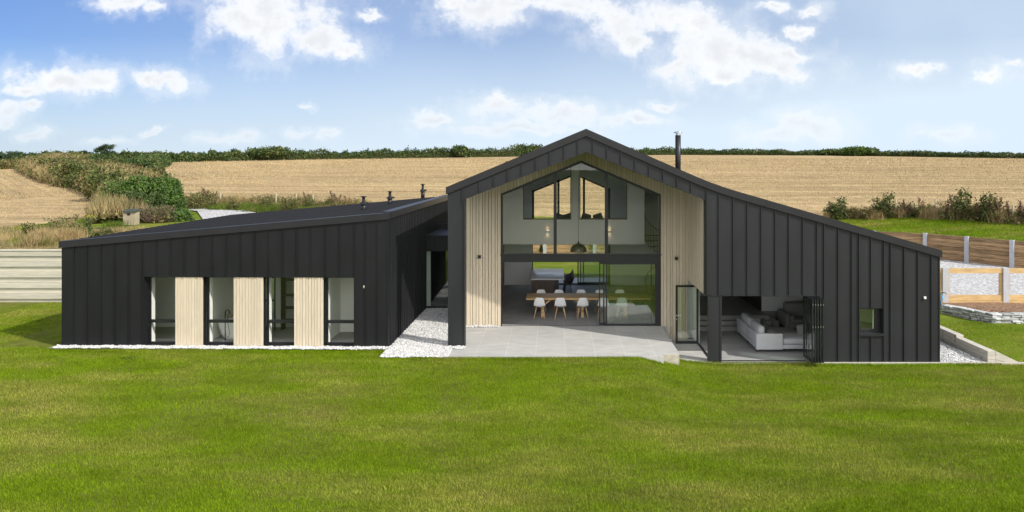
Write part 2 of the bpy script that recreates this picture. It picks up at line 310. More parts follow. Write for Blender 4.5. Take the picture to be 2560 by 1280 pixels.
def leaves(P, size, flat=.0, aspect=.55, var=.5):
    """rhombic leaves at P with random orientation; returns V, F"""
    P = np.asarray(P, np.float32); n = len(P)
    a = rng.normal(size=(n,3)); a[:,2] *= (1-flat); a /= np.linalg.norm(a,axis=1)[:,None]
    b = rng.normal(size=(n,3)); b[:,2] *= (1-flat); b -= a*np.sum(a*b,axis=1)[:,None]; b /= np.linalg.norm(b,axis=1)[:,None]
    s = (np.asarray(size)*(1-var+2*var*rng.random(n)))[:,None]
    V = np.stack([P-a*s, P+b*s*aspect, P+a*s, P-b*s*aspect], 1).reshape(-1,3)
    return V, np.arange(4*n).reshape(n,4)
def blades(P, h, w, lean=.35, hv=.35):
    P = np.asarray(P, np.float32); n = len(P)
    th = rng.random(n)*2*np.pi; d = np.stack([np.cos(th), np.sin(th), np.zeros(n)],1)
    ph = rng.random(n)*2*np.pi; l = rng.random(n)*lean; tip = np.stack([np.cos(ph)*l, np.sin(ph)*l, np.ones(n)],1)
    H = (np.asarray(h)*(1-hv+2*hv*rng.random(n)))[:,None]; w = np.asarray(w).reshape(-1,1) if np.ndim(w) else w
    V = np.stack([P-d*w*.5, P+d*w*.5, P+tip*H], 1).reshape(-1,3)
    return V, np.arange(3*n).reshape(n,3)
def copy_tree(o, parent=None):
    c = o.copy(); C.objects.link(c); c.parent = parent
    for ch in [k for k in o.children if k.name in C.objects]: copy_tree(ch, c)
    return c
def sheet(name, xs, ys, fz, m, kind='structure', fy=None):
    """grid; fy(x,t) gives y for a parameter"""
    V = []; nx, ny = len(xs), len(ys)
    for x in xs:
        for t in ys:
            y = fy(x, t) if fy else t
            V.append((x, y, fz(x, y)))
    F = [(i*ny+j, (i+1)*ny+j, (i+1)*ny+j+1, i*ny+j+1) for i in range(nx-1) for j in range(ny-1)]
    o = npmesh(name, V, F, m, smooth=True); o['kind'] = kind; return o
def lerp(a, b, t): return a + (b-a)*t
def sst(a, b, x): t = min(1, max(0, (x-a)/(b-a))); return t*t*(3-2*t)
def interp(tab, x): return float(np.interp(x, [a for a,_ in tab], [b for _,b in tab]))
def hashn(x, y, s=1.0):     # smooth pseudo noise
    return (math.sin(x*1.3*s+y*.7*s+1.1)+math.sin(x*.53*s-y*1.9*s+.3)+math.sin(x*2.9*s+y*2.3*s))/3

# ------------------------------------------------------------------ ground
TH = R(1.0); ct, st = math.cos(TH), math.sin(TH)
WX = -5.38                                   # right front corner of the wing
def lawn_z(x, y):
    z = interp([(-60,-.15),(-17,-.06),(-5,-.05),(2.6,-.05),(3.3,-.22),(4.3,-.47),(5.2,-.52),(60,-.6)], x)
    far = sst(-1.3, -8, y); z = lerp(z, interp([(-60,-.3),(60,-.55)], x), far)
    if y < -30: z -= (-30-y)**1.35*.012
    return z + .02*hashn(x, y, .35)
def lawn_edge(x):
    if x < -16.4: return 8.2
    if x < WX: return -.34 - (x-WX)*st*.9
    if x < 3.30: return -1.22
    if x < 4.0: return -.62
    if x < 5.2: return -.02
    if x < 8.6: return -.05
    return -.15
e = .004
xs = sorted(set([round(v, 3) for v in list(np.linspace(-70,-20,26)) + list(np.linspace(-20,18,96)) + list(np.linspace(18,70,26))] + [-16.4-e,-16.4,WX-e,WX,3.3-e,3.3,4.0-e,4.0,5.2-e,5.2,8.6-e,8.6]))
tt = list(np.linspace(0,1,9)) + list(1+np.linspace(0,1,48)[1:]**1.0*12) + list(13+np.linspace(0,1,16)[1:]**1.3*60)
sheet('lawn', xs, tt, lawn_z, M_thatch, fy=lambda x, t: lerp(lawn_edge(x), -1.35, t) if t <= 1 else -1.35-(t-1))
# ground falls away to a valley and wooded hills ahead of the house (seen in the glass)
def valley_z(x, y):
    d = -y-72
    return lawn_z(x,-73) - .3 - 14*sst(0, 260, d) + 9*sst(260, 700, d) + 5*hashn(x, y, .012)*sst(30, 300, d)
sheet('valley_ground', np.linspace(-900,900,61), -73-np.linspace(0,1,41)**1.5*850, valley_z, M_hill)

def Yb(x):     # foot line of the raised ground behind the house
    return interp([(-400,8.25),(-16.8,8.25),(-16.2,8.25),(-15.2,23.6),(21,23.6),(23.2,22.2),(24.5,20.2),(26.1,18.2),(30,14.2),(36,10),(50,4),(400,4)], x)
def Yf(x):     # where the stubble begins
    return interp([(-400,9),(-60,9),(-40,11),(-31,14),(-28,31.4),(-24,31.4),(-20,29.5),(-14,27.5),(0,27),(20,28),(24,27.5),(28.6,21.8),(34,16.5),(50,8),(400,8)], x)
def HG(x, y):
    a = 2.0 + .03*(y-8)
    rt = sst(-16, 10, x)
    b = 1.5 + .115*max(0, y-Yb(x))
    z = min(a, b) if rt >= 1 else lerp(a, min(a, b), rt)
    return z + .05*hashn(x, y, .2)*sst(0, 3, y-Yb(x))
xr = sorted(set([round(v,3) for v in list(-np.linspace(0,1,40)**2*330-18) + list(np.linspace(-18,36,110)) + list(np.linspace(0,1,40)**2*330+36)] + [-16.8,-16.2,-15.2,-33,-32,-31,-30.5,-30,-29.5,-29,-28.5,-28,-27]))
sheet('grass_bank', [x for x in xr if x >= -31 and x < 120], np.linspace(0,1,9), lambda x,y: HG(x,y), M_grass_soil, fy=lambda x,t: lerp(Yb(x), Yf(x)+.6, t))
sheet('dry_bank', [x for x in xr if x <= -29.5], np.linspace(0,1,9), lambda x,y: HG(x,y)-(.05 if x > -31 else 0), M_stub2, fy=lambda x,t: lerp(Yb(x), Yf(x)+.6, t))
def fieldz(x, y): return HG(x, y) + .03 - .25*max(0, 1-(y-Yf(x))/1.5)*.3
T = [0] + list(np.linspace(.0,1,60)[1:]**2.2)
def Ye(x):     # far end of the stubble field
    return interp([(-400,130),(-100,134),(-84,136),(-74,150),(-60,163),(-32,183),(2,203),(42,220),(90,209),(125,174),(400,150)], x)
rf = [x for x in xr if x >= -46]
sheet('stubble_field', rf, T, fieldz, M_stub, fy=lambda x,t: lerp(Yf(x), Ye(x), t))
lf = [x for x in xr if x <= -16.8]
sheet('side_field', lf, T, lambda x,y: fieldz(x,y) + (.0 if x < -46 else -.15), M_stub2, fy=lambda x,t: lerp(Yf(x), Ye(x), t))
sheet('far_land', np.linspace(-900,900,70), np.linspace(0,1,20)**2, lambda x,y: HG(x, Ye(x))-.05-.03*(y-Ye(x))-4*sst(0,60,y-Ye(x)), M_hill, fy=lambda x,t: lerp(Ye(x), 1500, t))
PS = []; HS = []
for _ in range(170000):
    d = 46*math.exp(random.random()*1.45); px = random.uniform(-60, 2660); x = (px-1385)*d/1850; y = d-24
    if y > Yf(x)+.3 and y < Ye(x)-1: PS.append((x,y,fieldz(x,y)-.02)); HS.append(.095*(d/60)**.8)
PS = np.array(PS); HS = np.array(HS)
V, F = blades(PS, HS, HS*.5, lean=.8, hv=.5)
tag(npmesh('stubble', V, F, M_straw2), 'short cut straw stubble standing in the harvested field', None, None, 'stuff')
# yard under and behind the house
def yard(name, poly, z, m, kind='structure'):
    me = MB(); me.add([(x,y,z if not callable(z) else z(x,y)) for x,y in poly], [tuple(range(len(poly)))]); o = me.build(name, m); o['kind'] = kind; return o
yard('ground', [(-70,-.5),(70,-.5),(70,24.3),(-70,24.3)], -.9, M_grass_soil)
yard('back_lawn', [(-14.5,14.4),(12.6,14.4),(12.6,24),(-16,24),(-16,14.4)], .0, M_grass_soil)
yard('back_patio', [(-5,12.62),(12.5,12.62),(12.5,14.396),(-5,14.396)], .0, M_pave)
yard('gravel_yard', [(12.7,7.06),(40,7.06),(40,9),(27,18.6),(24.3,21.3),(21.2,24.2),(12.7,24.2)], .04, M_grav)
yard('driveway', [(-29.5,31),(-25,30.8),(-21.6,27.4),(-17.2,22.5),(-17.2,12),(-18.5,14),(-21.3,21),(-24.6,27)], lambda x,y: HG(x,y)+.09, M_grav)
def rl(x, y): return interp([(0,-.56),(.8,-.40),(2.2,-.16),(3.5,-.08),(7,.0)], y) + .02*hashn(x,y,.6)
sheet('side_lawn', np.linspace(14.29,48,60), np.linspace(-.0,7,24), lambda x,y: rl(x,y) if x > 15.2 else min(rl(x,y), -.13 if y < 1.8 else -.05), M_grass_soil)
yard('side_yard_soil', [(12.6,5.9),(14.6,5.9),(14.6,7.05),(12.6,7.05)], -.05, M_grass_soil)
sheet('soil_bed', np.linspace(15.75,48,60), np.linspace(4.0,6.95,14), lambda x,y: .24+.1*hashn(x,y,3)*.3-.04*(y-4) if not (x < 17.3 and y < 4.2+ (17.3-x)*1.55) else -.2, M_soil)
# paving
def pv(name, x0, x1, y0, y1, z, h, m):
    o = MB().box(x0,x1,y0,y1,z-h,z).build(name, m); o['kind'] = 'structure'; return o
t = MB(); t.slab([(-3.27,-1.2),(3.38,-1.2),(3.38,-.80),(3.93,-.80),(3.93,3.06),(-3.27,3.06),(-3.27,.42),(-3.27,-.02)][::1], -.5, 0)
o = t.build('terrace', M_pave); o['kind'] = 'structure'
pv('lower_patio', 3.934, 5.10, -.06, 3.06, -.48, .3, M_pave)
tag(MB().box(3.40,3.92,-.862,-.806,-.40,-.03).build('terrace_riser', mat('cream_block', (.40,.36,.29), var=.2, scale=8)), kind='structure')
tag(MB().box(3.3,5.1,-.62,-.066,-.9,-.53).build('patio_foundation', M_conc), kind='structure')
o = MB().box(8.62,15.4,-.17,-.06,-.8,-.47).box(5.1,8.615,-.13,-.06,-.8,-.50).build('kerb', M_sleeper); o['kind'] = 'structure'

# ------------------------------------------------------------------ pebbles and grass
ico = bmesh.new(); bmesh.ops.create_icosphere(ico, subdivisions=1, radius=1)
IV = np.array([v.co[:] for v in ico.verts]); IF = np.array([[v.index for v in f.verts] for f in ico.faces]); ico.free()
def pebbles(name, pts, size):
    n = len(pts); V = np.repeat(IV[None], n, 0).astype(np.float32)
    sc = size*(0.7+.7*rng.random((n,1,3))); sc[:,:,2] *= .7; V = V*sc
    V *= (1+.18*rng.normal(size=(n,len(IV),1)).clip(-1,1))
    a = rng.random(n)*6.283; c, s = np.cos(a)[:,None], np.sin(a)[:,None]
    x = V[:,:,0]*c - V[:,:,1]*s; y = V[:,:,0]*s + V[:,:,1]*c; V[:,:,0] = x; V[:,:,1] = y
    V += np.asarray(pts)[:,None,:]
    F = (IF[None] + (np.arange(n)*len(IV))[:,None,None]).reshape(-1,3)
    return npmesh(name, V, F, M_peb, smooth=True)
def scatter(x0, x1, y0, y1, step, z, ok=None):
    gx, gy = np.meshgrid(np.arange(x0, x1, step), np.arange(y0, y1, step)); gx = gx.ravel()+rng.normal(size=gx.size)*step*.25; gy = gy.ravel()+rng.normal(size=gy.size)*step*.25
    P = np.stack([gx, gy, np.array([(z(a,b) if callable(z) else z)+.014*hashn(a,b,4) for a,b in zip(gx,gy)]) + rng.random(gx.size)*.018], 1)
    if ok: P = P[np.array([ok(a,b) for a,b in zip(P[:,0],P[:,1])])]
    return P
PB = [scatter(-16.2, WX, -.36, .6, .042, .0, lambda x,y: -.33+.05*hashn(x,y,5) < y-(WX-x)*st < -.0),
      scatter(WX, -3.47, -1.24, 6.3, .046, .0, lambda x,y: x > WX+y*st+.05),
      scatter(-3.47, -2.85, -.30, -.03, .045, .02), scatter(-3.47, -3.28, -1.24, 3.1, .045, .0),
      scatter(-3.2, -2.0, 2.86, 3.07, .045, .015), scatter(3.94,4.35,2.8,3.06,.05,-.46),
      scatter(12.55, 14.0, .0, 6, .05, -.50)]
tag(pebbles('white_pebbles', np.concatenate(PB), .030), 'white pebbles', None, None, 'stuff')
del o['kind']; o['kind'] = 'structure'
for nm, a in (('pebble_bed', (-16.3, WX, -.3, .35, -.012)), ('pebble_bed', (WX+.001, -3.272, -1.2, 6.3, -.012)), ('pebble_bed', (12.5, 14.05, 0, 6, -.515))):
    if a[0] < -16: yard(nm, [(-16.35,-.3+.19),(WX,-.3),(WX,.0),(-16.35,.19)], a[4], M_pebbed)
    else: yard(nm, [(a[0],a[2]),(a[1],a[2]),(a[1],a[3]),(a[0],a[3])], a[4], M_pebbed)
def grass_pts(n, dmin, dmax):
    """even cover of the lawn the picture sees, thinner with distance"""
    d = dmin + (dmax-dmin)*rng.random(n)**1.0
    x = (-.76 + 1.42*rng.random(n))*d*1.03
    return x, d-24
x1, y1 = grass_pts(560000, 12.3, 24.2)
ed = np.array([lawn_edge(a) for a in x1]); k = (y1 < ed+.02) & (y1 > -12)
x1, y1 = x1[k], y1[k]
x2 = -20 + 3.7*rng.random(30000)-2; y2 = -1+9*rng.random(30000)
x3 = 14.3+9*rng.random(40000); y3 = -.1 + 4.2*rng.random(40000)
k3 = (y3 < 4.0) & ~((x3 < 16.4) & (y3 > 6.5)); x3, y3 = x3[k3], y3[k3]
z1 = np.array([lawn_z(a,b) for a,b in zip(x1,y1)]); z2 = np.array([lawn_z(a,b) for a,b in zip(x2,y2)]); z3 = np.array([rl(a,b) for a,b in zip(x3,y3)])
P = np.stack([np.concatenate([x1,x2,x3]), np.concatenate([y1,y2,y3]), np.concatenate([z1,z2,z3])-.005], 1)
V, F = blades(P, .05, .0125, lean=.9, hv=.5)
tag(npmesh('grass', V, F, M_blade), 'short mown green lawn grass with a few yellow patches', None, None, 'stuff')
# longer fringe along the paving edge
xe = rng.uniform(-16.4, 14.4, 26000); ye = np.array([lawn_edge(a) for a in xe]) - rng.random(26000)**2*.25
P = np.stack([xe, ye, [lawn_z(a,b)-.01 for a,b in zip(xe,ye)]], 1)
V, F = blades(P, .075, .012, lean=.7); tag(npmesh('grass_fringe', V, F, M_blade), 'longer grass along the edge of paving and pebbles', None, None, 'stuff')
P = []
for i in range(60000):
    x = rng.uniform(15, 42); y0_ = Yb(x)+.3; y = y0_ + rng.random()*(Yf(x)-y0_); P.append((x,y,HG(x,y)-.01))
V, F = blades(P, .09, .03, lean=.8); tag(npmesh('bank_grass', V, F, M_blade), 'green grass growing on the bank above the retaining wall', None, None, 'stuff')

# ------------------------------------------------------------------ HOUSE
house = empty('house', (0,0,0), label='black standing-seam metal house with gabled barn volume and low side wing', cat='house')
RO = [(-3.5,5.185),(1.038,7.077),(4.6,5.529),(5.0,5.365),(5.5,5.185),(6.0,5.03),(12.56,3.135)]
def zr(x): return interp(RO, x)
def band(pts, t0, t1): return [(x,z-t0) for x,z in pts] + [(x,z-t1) for x,z in reversed(pts)]
def clipx(a, b): return [(a, zr(a))] + [p for p in RO if a < p[0] < b] + [(b, zr(b))]
D0, D1 = 0.0, 12.3                     # depth of the barn volume
cap = MB().prism(band(RO, 0, .235), -.07, .30)
for x in (-1.55, 3.2, 6.9, 9.9):   # lap joints of the flashing
    z = zr(x); s_ = (zr(x+.1)-zr(x-.1))/.2; cap.hexa([(x-.03,-.075,z-.24),(x+.03,-.075,z-.24+.06*s_),(x+.03,.2,z-.24+.06*s_),(x-.03,.2,z-.24),(x-.03,-.075,z+.006),(x+.03,-.075,z+.006+.06*s_),(x+.03,.2,z+.006+.06*s_),(x-.03,.2,z+.006)])
cap.build('verge_flashing', M_cap, house)
roof = MB().prism(band(RO, .01, .30), .302, D1+.35).build('roof', M_roof, house)
# front cladding with openings
F0 = MB()
def seam(mb, x, z0, z1, y=0.0, w=.014, p=.042): mb.box(x-w, x+w, y-p, y+.005, z0, z1)
T_ = .236
F0.prism([(-3.44,-.05),(-2.893,-.05),(-2.893,4.82),(1.038,6.35),(1.038,7.077-T_),(-3.44,zr(-3.44)-T_)], 0, .33)
F0.prism([(1.038,6.35),(4.904,4.806),(4.904,zr(4.904)-T_),(1.038,7.077-T_)], 0, .33)
F0.prism([(4.904,1.68),(8.70,1.68)] + [(x,z-T_) for x,z in reversed(clipx(4.904,8.70))], 0, .26)
F0.prism([(8.70,-.6),(9.886,-.6)] + [(x,z-T_) for x,z in reversed(clipx(8.70,9.886))], 0, .26)
F0.prism([(9.886,-.6),(10.665,-.6),(10.665,.447),(9.886,.447)], 0, .26)
F0.prism([(9.886,1.252),(10.665,1.252)] + [(x,z-T_) for x,z in reversed(clipx(9.886,10.665))], 0, .26)
F0.prism([(10.665,-.6),(12.5,-.6)] + [(x,z-T_) for x,z in reversed(clipx(10.665,12.5))], 0, .26)
def PX(px, Y=0): return (px-1385)*(Y+24)/1850
def PZ(py, Y=0): return 6-(py-405)*(Y+24)/1850
def soff(x): return 4.82+(x+2.893)*(6.35-4.82)/(1.038+2.893) if x < 1.038 else 6.35-(x-1.038)*(6.35-4.806)/(4.904-1.038)
seam(F0, PX(1157), 4.6, zr(PX(1157))-T_-.01)
for px in (1199,1235,1270,1305,1340,1375,1411,1445,1483,1518,1553,1588,1623,1658,1693,1728):
    x = PX(px); seam(F0, x, soff(x)+.005, zr(x)-T_-.012)
for px in (1765,1797,1833,1868,1903,1938,1972,2007,2042): x = PX(px)+(.02 if px==1765 else 0); seam(F0, x, 1.675 if px < 2050 else -.55, zr(x)-T_-.012)
for px in (2060,2095,2129,2147,2177,2209,2226,2260,2294,2328):
    x = PX(px)
    if px == 2177: seam(F0, x, 1.255, zr(x)-T_-.012); seam(F0, x, -.58, .36)
    else: seam(F0, x, -.58, zr(x)-T_-.012)
F0.box(-2.925,-2.897,-.03,.0,-.04,4.80).box(12.47,12.512,-.02,.0,-.6,zr(12.49)-T_-.01)
F0.box(4.93,8.69,-.02,.0,1.655,1.679)
# soffit trim under the gable fascia
for (xa,za,xb,zb) in ((-2.893,4.82,1.038,6.35),(1.038,6.35,4.904,4.806)):
    F0.hexa([(xa,-.025,za-.03),(xb,-.025,zb-.03),(xb,.33,zb-.03),(xa,.33,za-.03),(xa,-.025,za-.002),(xb,-.025,zb-.002),(xb,.33,zb-.002),(xa,.33,za-.002)])
F0.build('front_cladding', M_clad, house)
# side and rear walls, recess side wall
SW = MB()
SW.box(-3.44,-3.27,3.12,D1,-.05,zr(-3.44)-.31)
SW.build('side_wall', M_clad, house); MB().box(12.3,12.5,.262,D1,-.6,zr(12.5)-.31).build('side_wall', M_clad, house)
BW = MB()
BW.prism([(-3.26,-.05),(-1.08,-.05),(-1.08,zr(-1.08)-.305),(-3.26,zr(-3.26)-.305)], D1-.2, D1)
BW.prism([(-1.078,2.38),(2.75,2.38),(2.75,2.7),(-1.078,2.7)], D1-.2, D1)
def bz(x): return (4.60+(x+1.08)*.40) if x < 1.04 else 5.45-(x-1.04)*.44
BW.prism([(-1.078,bz(-1.078)),(1.038,bz(1.038)),(1.038,7.077-.305),(-1.078,zr(-1.078)-.305)], D1-.2, D1)
BW.prism([(1.038,bz(1.038)),(2.75,bz(2.75)),(2.75,zr(2.75)-.305),(1.038,7.077-.305)], D1-.2, D1)
BW.prism([(2.752,-.05),(12.29,-.05)] + [(x,z-.305) for x,z in reversed(clipx(2.752,12.29))], D1-.2, D1)
BW.build('rear_wall', M_white, house)
# timber recess wall at Y=3.1
Y1 = 3.1
TB = MB(); BK = MB()
wl_, wr_ = PX(1252,Y1), PX(1652,Y1)           # window outer edges
wtop = lambda x: 4.83+(x-wl_)*(6.04-4.83)/(.996-wl_) if x < .996 else 6.04-(x-.996)*(6.04-4.80)/(wr_-.996)
x = -3.43; k = 0
while x < 4.90:
    w = (.122,.098,.128,.084)[k%4]*1.06; xa, xb = x, min(x+w-.014, 4.90); k += 1; x += w
    if xb-xa < .02: continue
    tz = lambda q: zr(q)-.31
    pr = (.0,.012,.004,.016)[k%4]
    def hb(a, b, z0a, z0b):
        if a < 1.038 < b: TB.prism([(a,z0a),(b,z0b),(b,tz(b)),(1.038,tz(1.038)),(a,tz(a))], Y1-.02-pr, Y1+.02)
        else: TB.hexa([(a,Y1-.02-pr,z0a),(b,Y1-.02-pr,z0b),(b,Y1+.02,z0b),(a,Y1+.02,z0a),(a,Y1-.02-pr,tz(a)),(b,Y1-.02-pr,tz(b)),(b,Y1+.02,tz(b)),(a,Y1+.02,tz(a))])
    if xb <= wl_: hb(xa, xb, .0, .0)
    elif xa >= wr_: hb(xa, xb, -.5 if xa > 3.95 else 0, -.5 if xa > 3.95 else 0)
    else:
        a, b = max(xa, wl_), min(xb, wr_)
        if xa < wl_: hb(xa, wl_-.001, 0, 0)
        if xb > wr_: hb(wr_+.001, xb, 0, 0)
        hb(a, b, wtop(a)+.01, wtop(b)+.01)
BK.prism([(-3.268,-.05),(wl_,-.05),(wl_,zr(wl_)-.31),(-3.268,zr(-3.268)-.31)], Y1+.021, Y1+.2)
BK.prism([(wr_,-.5),(4.904,-.5),(4.904,zr(4.904)-.31),(wr_,zr(wr_)-.31)], Y1+.021, Y1+.2)
BK.prism([(wl_+.001,wtop(wl_)+.02),(1.038,wtop(1.038)+.03),(1.038,7.077-.31),(wl_+.001,zr(wl_)-.31)], Y1+.021, Y1+.2)
BK.prism([(1.038,wtop(1.038)+.03),(wr_-.001,wtop(wr_)+.02),(wr_-.001,zr(wr_)-.31),(1.038,7.077-.31)], Y1+.021, Y1+.2)
TB.build('timber_cladding', M_timb, house); BK.build('recess_wall', M_timbback, house)
SD = MB(); y = .335
k = 0
while y < 3.05:
    SD.box(4.895-(.0,.01,.004)[k%3], 4.925, y, min(y+.112, 3.05), 1.685, zr(4.9)-.33); y += .125; k += 1
SD.build('timber_cladding', M_timb, house)
MB().box(4.927,5.08,.335,3.3,1.70,zr(5.08)-.33).build('recess_wall', M_timbback, house)

# gable window
gw = MB(); f = .055; ya, yb = Y1-.04, Y1+.07
zb_ = 6-(634-405)*27.1/1850; zb0 = zb_-.0
gw.box(wl_, wl_+.075, ya, yb, zb_, wtop(wl_)); gw.box(wr_-.075, wr_, ya, yb, zb_, wtop(wr_))
for (xa,xb) in ((wl_,.996),(.996,wr_)):
    za, zb = wtop(xa), wtop(xb)
    gw.hexa([(xa,ya-.002,za-.08),(xb,ya-.002,zb-.08),(xb,yb,zb-.08),(xa,yb,za-.08),(xa,ya-.002,za+.012),(xb,ya-.002,zb+.012),(xb,yb,zb+.012),(xa,yb,za+.012)])
for px in (1388,1516):
    x = PX(px,Y1); gw.box(x-.058, x+.058, ya+.004, yb-.004, zb_, wtop(x)-.06)
gw.box(wl_-.01, wr_+.01, ya-.03, yb+.004, zb_-.07, zb_)
gwo = gw.build('gable_window', M_frame, house)
xs3 = [wl_+.07, PX(1388,Y1), PX(1516,Y1), wr_-.07]
for i in range(3):
    a, b = xs3[i], xs3[i+1]; pts = [(a,zb_),(b,zb_),(b,wtop(b)-.05)] + ([(.996,wtop(.996)-.05)] if a < .996 < b else []) + [(a,wtop(a)-.05)]
    MB().prism(pts, Y1+.01, Y1+.016).build('pane', M_glass, gwo)
MB().box(wl_-.03, wr_+.03, Y1-.03, Y1+.2, 2.40, zb_-.071).build('lintel_beam', M_frame, house)
# sliding doors below
sd = MB(); dx = PX(1642,Y1)
sd.box(wl_, wl_+.045, Y1-.03, Y1+.16, 0, 2.40); sd.box(dx, wr_, Y1-.045, Y1+.16, 0, 2.40); sd.box(wl_+.045, dx, Y1-.03, Y1+.16, 2.34, 2.40)
sd.box(wl_+.045, dx, Y1, Y1+.03, -.01, .006)
sdo = sd.build('sliding_door', M_frame, house)
for i,(xa, yo) in enumerate(((PX(1498,Y1),.12),(PX(1508,Y1),.06),(PX(1514.5,Y1),.0))):
    y0_, y1_ = Y1-.02+yo, Y1+.02+yo; xb = dx-.002 if i == 2 else xa+1.95
    lf_ = MB(); s = .05 if i else .045
    lf_.box(xa, xa+s, y0_, y1_, .01, 2.335); lf_.box(xb-s, xb, y0_, y1_, .01, 2.335); lf_.box(xa+s, xb-s, y0_, y1_, .01, .085); lf_.box(xa+s, xb-s, y0_, y1_, 2.25, 2.335)
    lo_ = lf_.build('door_leaf', M_frame, sdo)
    MB().box(xa+s, xb-s, Y1+yo-.003, Y1+yo+.003, .085, 2.25).build('pane', M_glass2 if i == 2 else M_glass, sdo)

# interior of the barn volume
I = MB()
I.slab([(-3.26,3.30),(4.72,3.30),(4.72,4.9),(8.40,4.9),(8.40,5.8),(12.28,5.8),(12.28,12.1),(-3.26,12.1)], -.3, .0)
I.box(wl_,4.3,3.07,3.298,-.3,-.0)
I.build('floor', M_floor, house)
lf2 = MB(); lf2.box(5.102,12.28,.0,4.4,-.7,-.48); lf2.box(8.64,12.28,4.402,5.796,-.7,-.48); lf2.build('floor', M_floor, house)
stp = MB(); stp.box(5.0,8.60,4.402,4.648,-.6,-.32); stp.box(5.0,8.56,4.65,4.898,-.6,-.16)
stp.build('indoor_step', M_floor, house)
MB().box(8.405,8.635,4.402,5.796,-.6,-.12).build('indoor_step', M_floor, house)
IW = MB()
IW.prism([(-3.262,0),(-3.2,0),(-3.2,zr(-3.2)-.32),(-3.262,zr(-3.262)-.32)], 3.31, 12.09)
IW.box(4.725,4.85,3.31,4.398,-.5,zr(4.85)-.33)
IW.box(4.725,4.85,4.40,12.09,2.44,zr(4.85)-.33)
IW.box(8.36,12.28,5.8,5.9,.002,2.30)
IW.box(5.10,5.2,2.46,3.30,-.48,2.0); IW.box(4.86,5.2,3.302,3.4,-.48,2.0)
IW.build('partition', M_white, house)
MB().box(8.32,8.358,5.8,9.2,.002,2.30).build('dark_side_wall', M_dark, house); MB().box(4.86,8.358,9.201,9.3,.002,2.31).build('partition', M_inner, house)
CE = MB(); CE.box(5.10,12.28,.27,4.9,2.0,2.1); CE.box(4.86,12.28,4.902,12.09,2.32,2.42); CE.build('ceiling', M_white, house)
MB().box(-3.19,-3.05,3.31,12.0,.002,.08)
# mezzanine wall with two big openings
MZ = MB(); Y2, Y3 = 8.0, 8.13
mt = lambda x: zr(x)-.31; ot = lambda x: zr(x)-.62
a0, a1, b0, b1 = PX(1308,Y2), PX(1428,Y2), PX(1449,Y2), PX(1568,Y2); sill = PZ(549,Y2); mz0 = PZ(611,Y2)
MZ.prism([(-3.19,mz0),(a0,mz0),(a0,mt(a0)),(-3.19,mt(-3.19))], Y2, Y3)
MZ.prism([(a0,mz0),(a1,mz0),(a1,sill),(a0,sill)], Y2, Y3)
MZ.prism([(a0,ot(a0)),(a1,ot(a1)),(a1,mt(a1)),(a0,mt(a0))], Y2, Y3)
MZ.prism([(a1,mz0),(b0,mz0),(b0,mt(b0)),(1.038,mt(1.038)),(a1,mt(a1))], Y2, Y3)
MZ.prism([(b0,mz0),(b1,mz0),(b1,sill),(b0,sill)], Y2, Y3)
MZ.prism([(b0,ot(b0)),(b1,ot(b1)),(b1,mt(b1)),(b0,mt(b0))], Y2, Y3)
xe_ = PX(1611,Y2)
MZ.prism([(b1,mz0),(xe_,mz0),(xe_,mt(xe_)),(b1,mt(b1))], Y2, Y3)
MZ.box(-3.19,xe_,Y3+.001,12.09,mz0,mz0+.28)
MZ.build('mezzanine_wall', M_white, house)
tr_ = MB()
for (p,q) in ((a0,a1),(b0,b1)):
    tr_.box(p,q,Y2-.02,Y3+.02,sill+.001,sill+.04); tr_.box(p+.001,p+.035,Y2-.02,Y3+.02,sill+.041,ot(p)-.02); tr_.box(q-.035,q-.001,Y2-.02,Y3+.02,sill+.041,ot(q)-.02)
tr_.build('opening_trim', mat('brown_trim', (.22,.16,.09)), house)
MB().box(xe_+.02,4.72,9.6,9.7,2.44,5.3).build('stair_wall', M_inner, house)
# rear glazing
rw = MB(); yr = D1-.12
for x in (-1.078, .16, 1.41, 2.64): rw.box(x, x+.11, yr, yr+.06, 2.70, bz(x+.05)-.001)
rw.box(-1.078,2.75,yr-.002,yr+.062,2.701,2.78)
for (xa,xb) in ((-1.078,1.038),(1.038,2.75)):
    rw.hexa([(xa,yr,bz(xa)-.1),(xb,yr,bz(xb)-.1),(xb,yr+.06,bz(xb)-.1),(xa,yr+.06,bz(xa)-.1),(xa,yr,bz(xa)-.003),(xb,yr,bz(xb)-.003),(xb,yr+.06,bz(xb)-.003),(xa,yr+.06,bz(xa)-.003)])
rwo = rw.build('rear_gable_window', M_frame, house)
MB().prism([(-.97,2.78),(2.64,2.78),(2.64,bz(2.64)-.1),(1.038,bz(1.038)-.1),(-.97,bz(-.97)-.1)], yr+.02, yr+.026).build('pane', M_glass, rwo)
rd = MB(); rd.box(-1.078,-1.03,yr,yr+.1,0,2.378); rd.box(2.70,2.75,yr,yr+.1,0,2.378); rd.box(-1.03,2.70,yr,yr+.1,2.31,2.378)
rdo = rd.build('rear_sliding_door', M_frame, house)
for i, xa in enumerate((1.15, 1.27, 1.42)):
    q = MB(); yy = yr+.01+i*.03; q.box(xa,xa+.05,yy,yy+.02,.01,2.30); q.box(2.62,2.695,yy,yy+.02,.01,2.30); q.box(xa+.05,2.62,yy,yy+.02,.01,.12); q.box(xa+.05,2.62,yy,yy+.02,2.24,2.30)
    q.build('door_leaf', M_frame, rdo)
    if i < 2: MB().box(xa+.05,2.62,yy+.008,yy+.012,.12,2.24).build('pane', M_glass2, rdo)

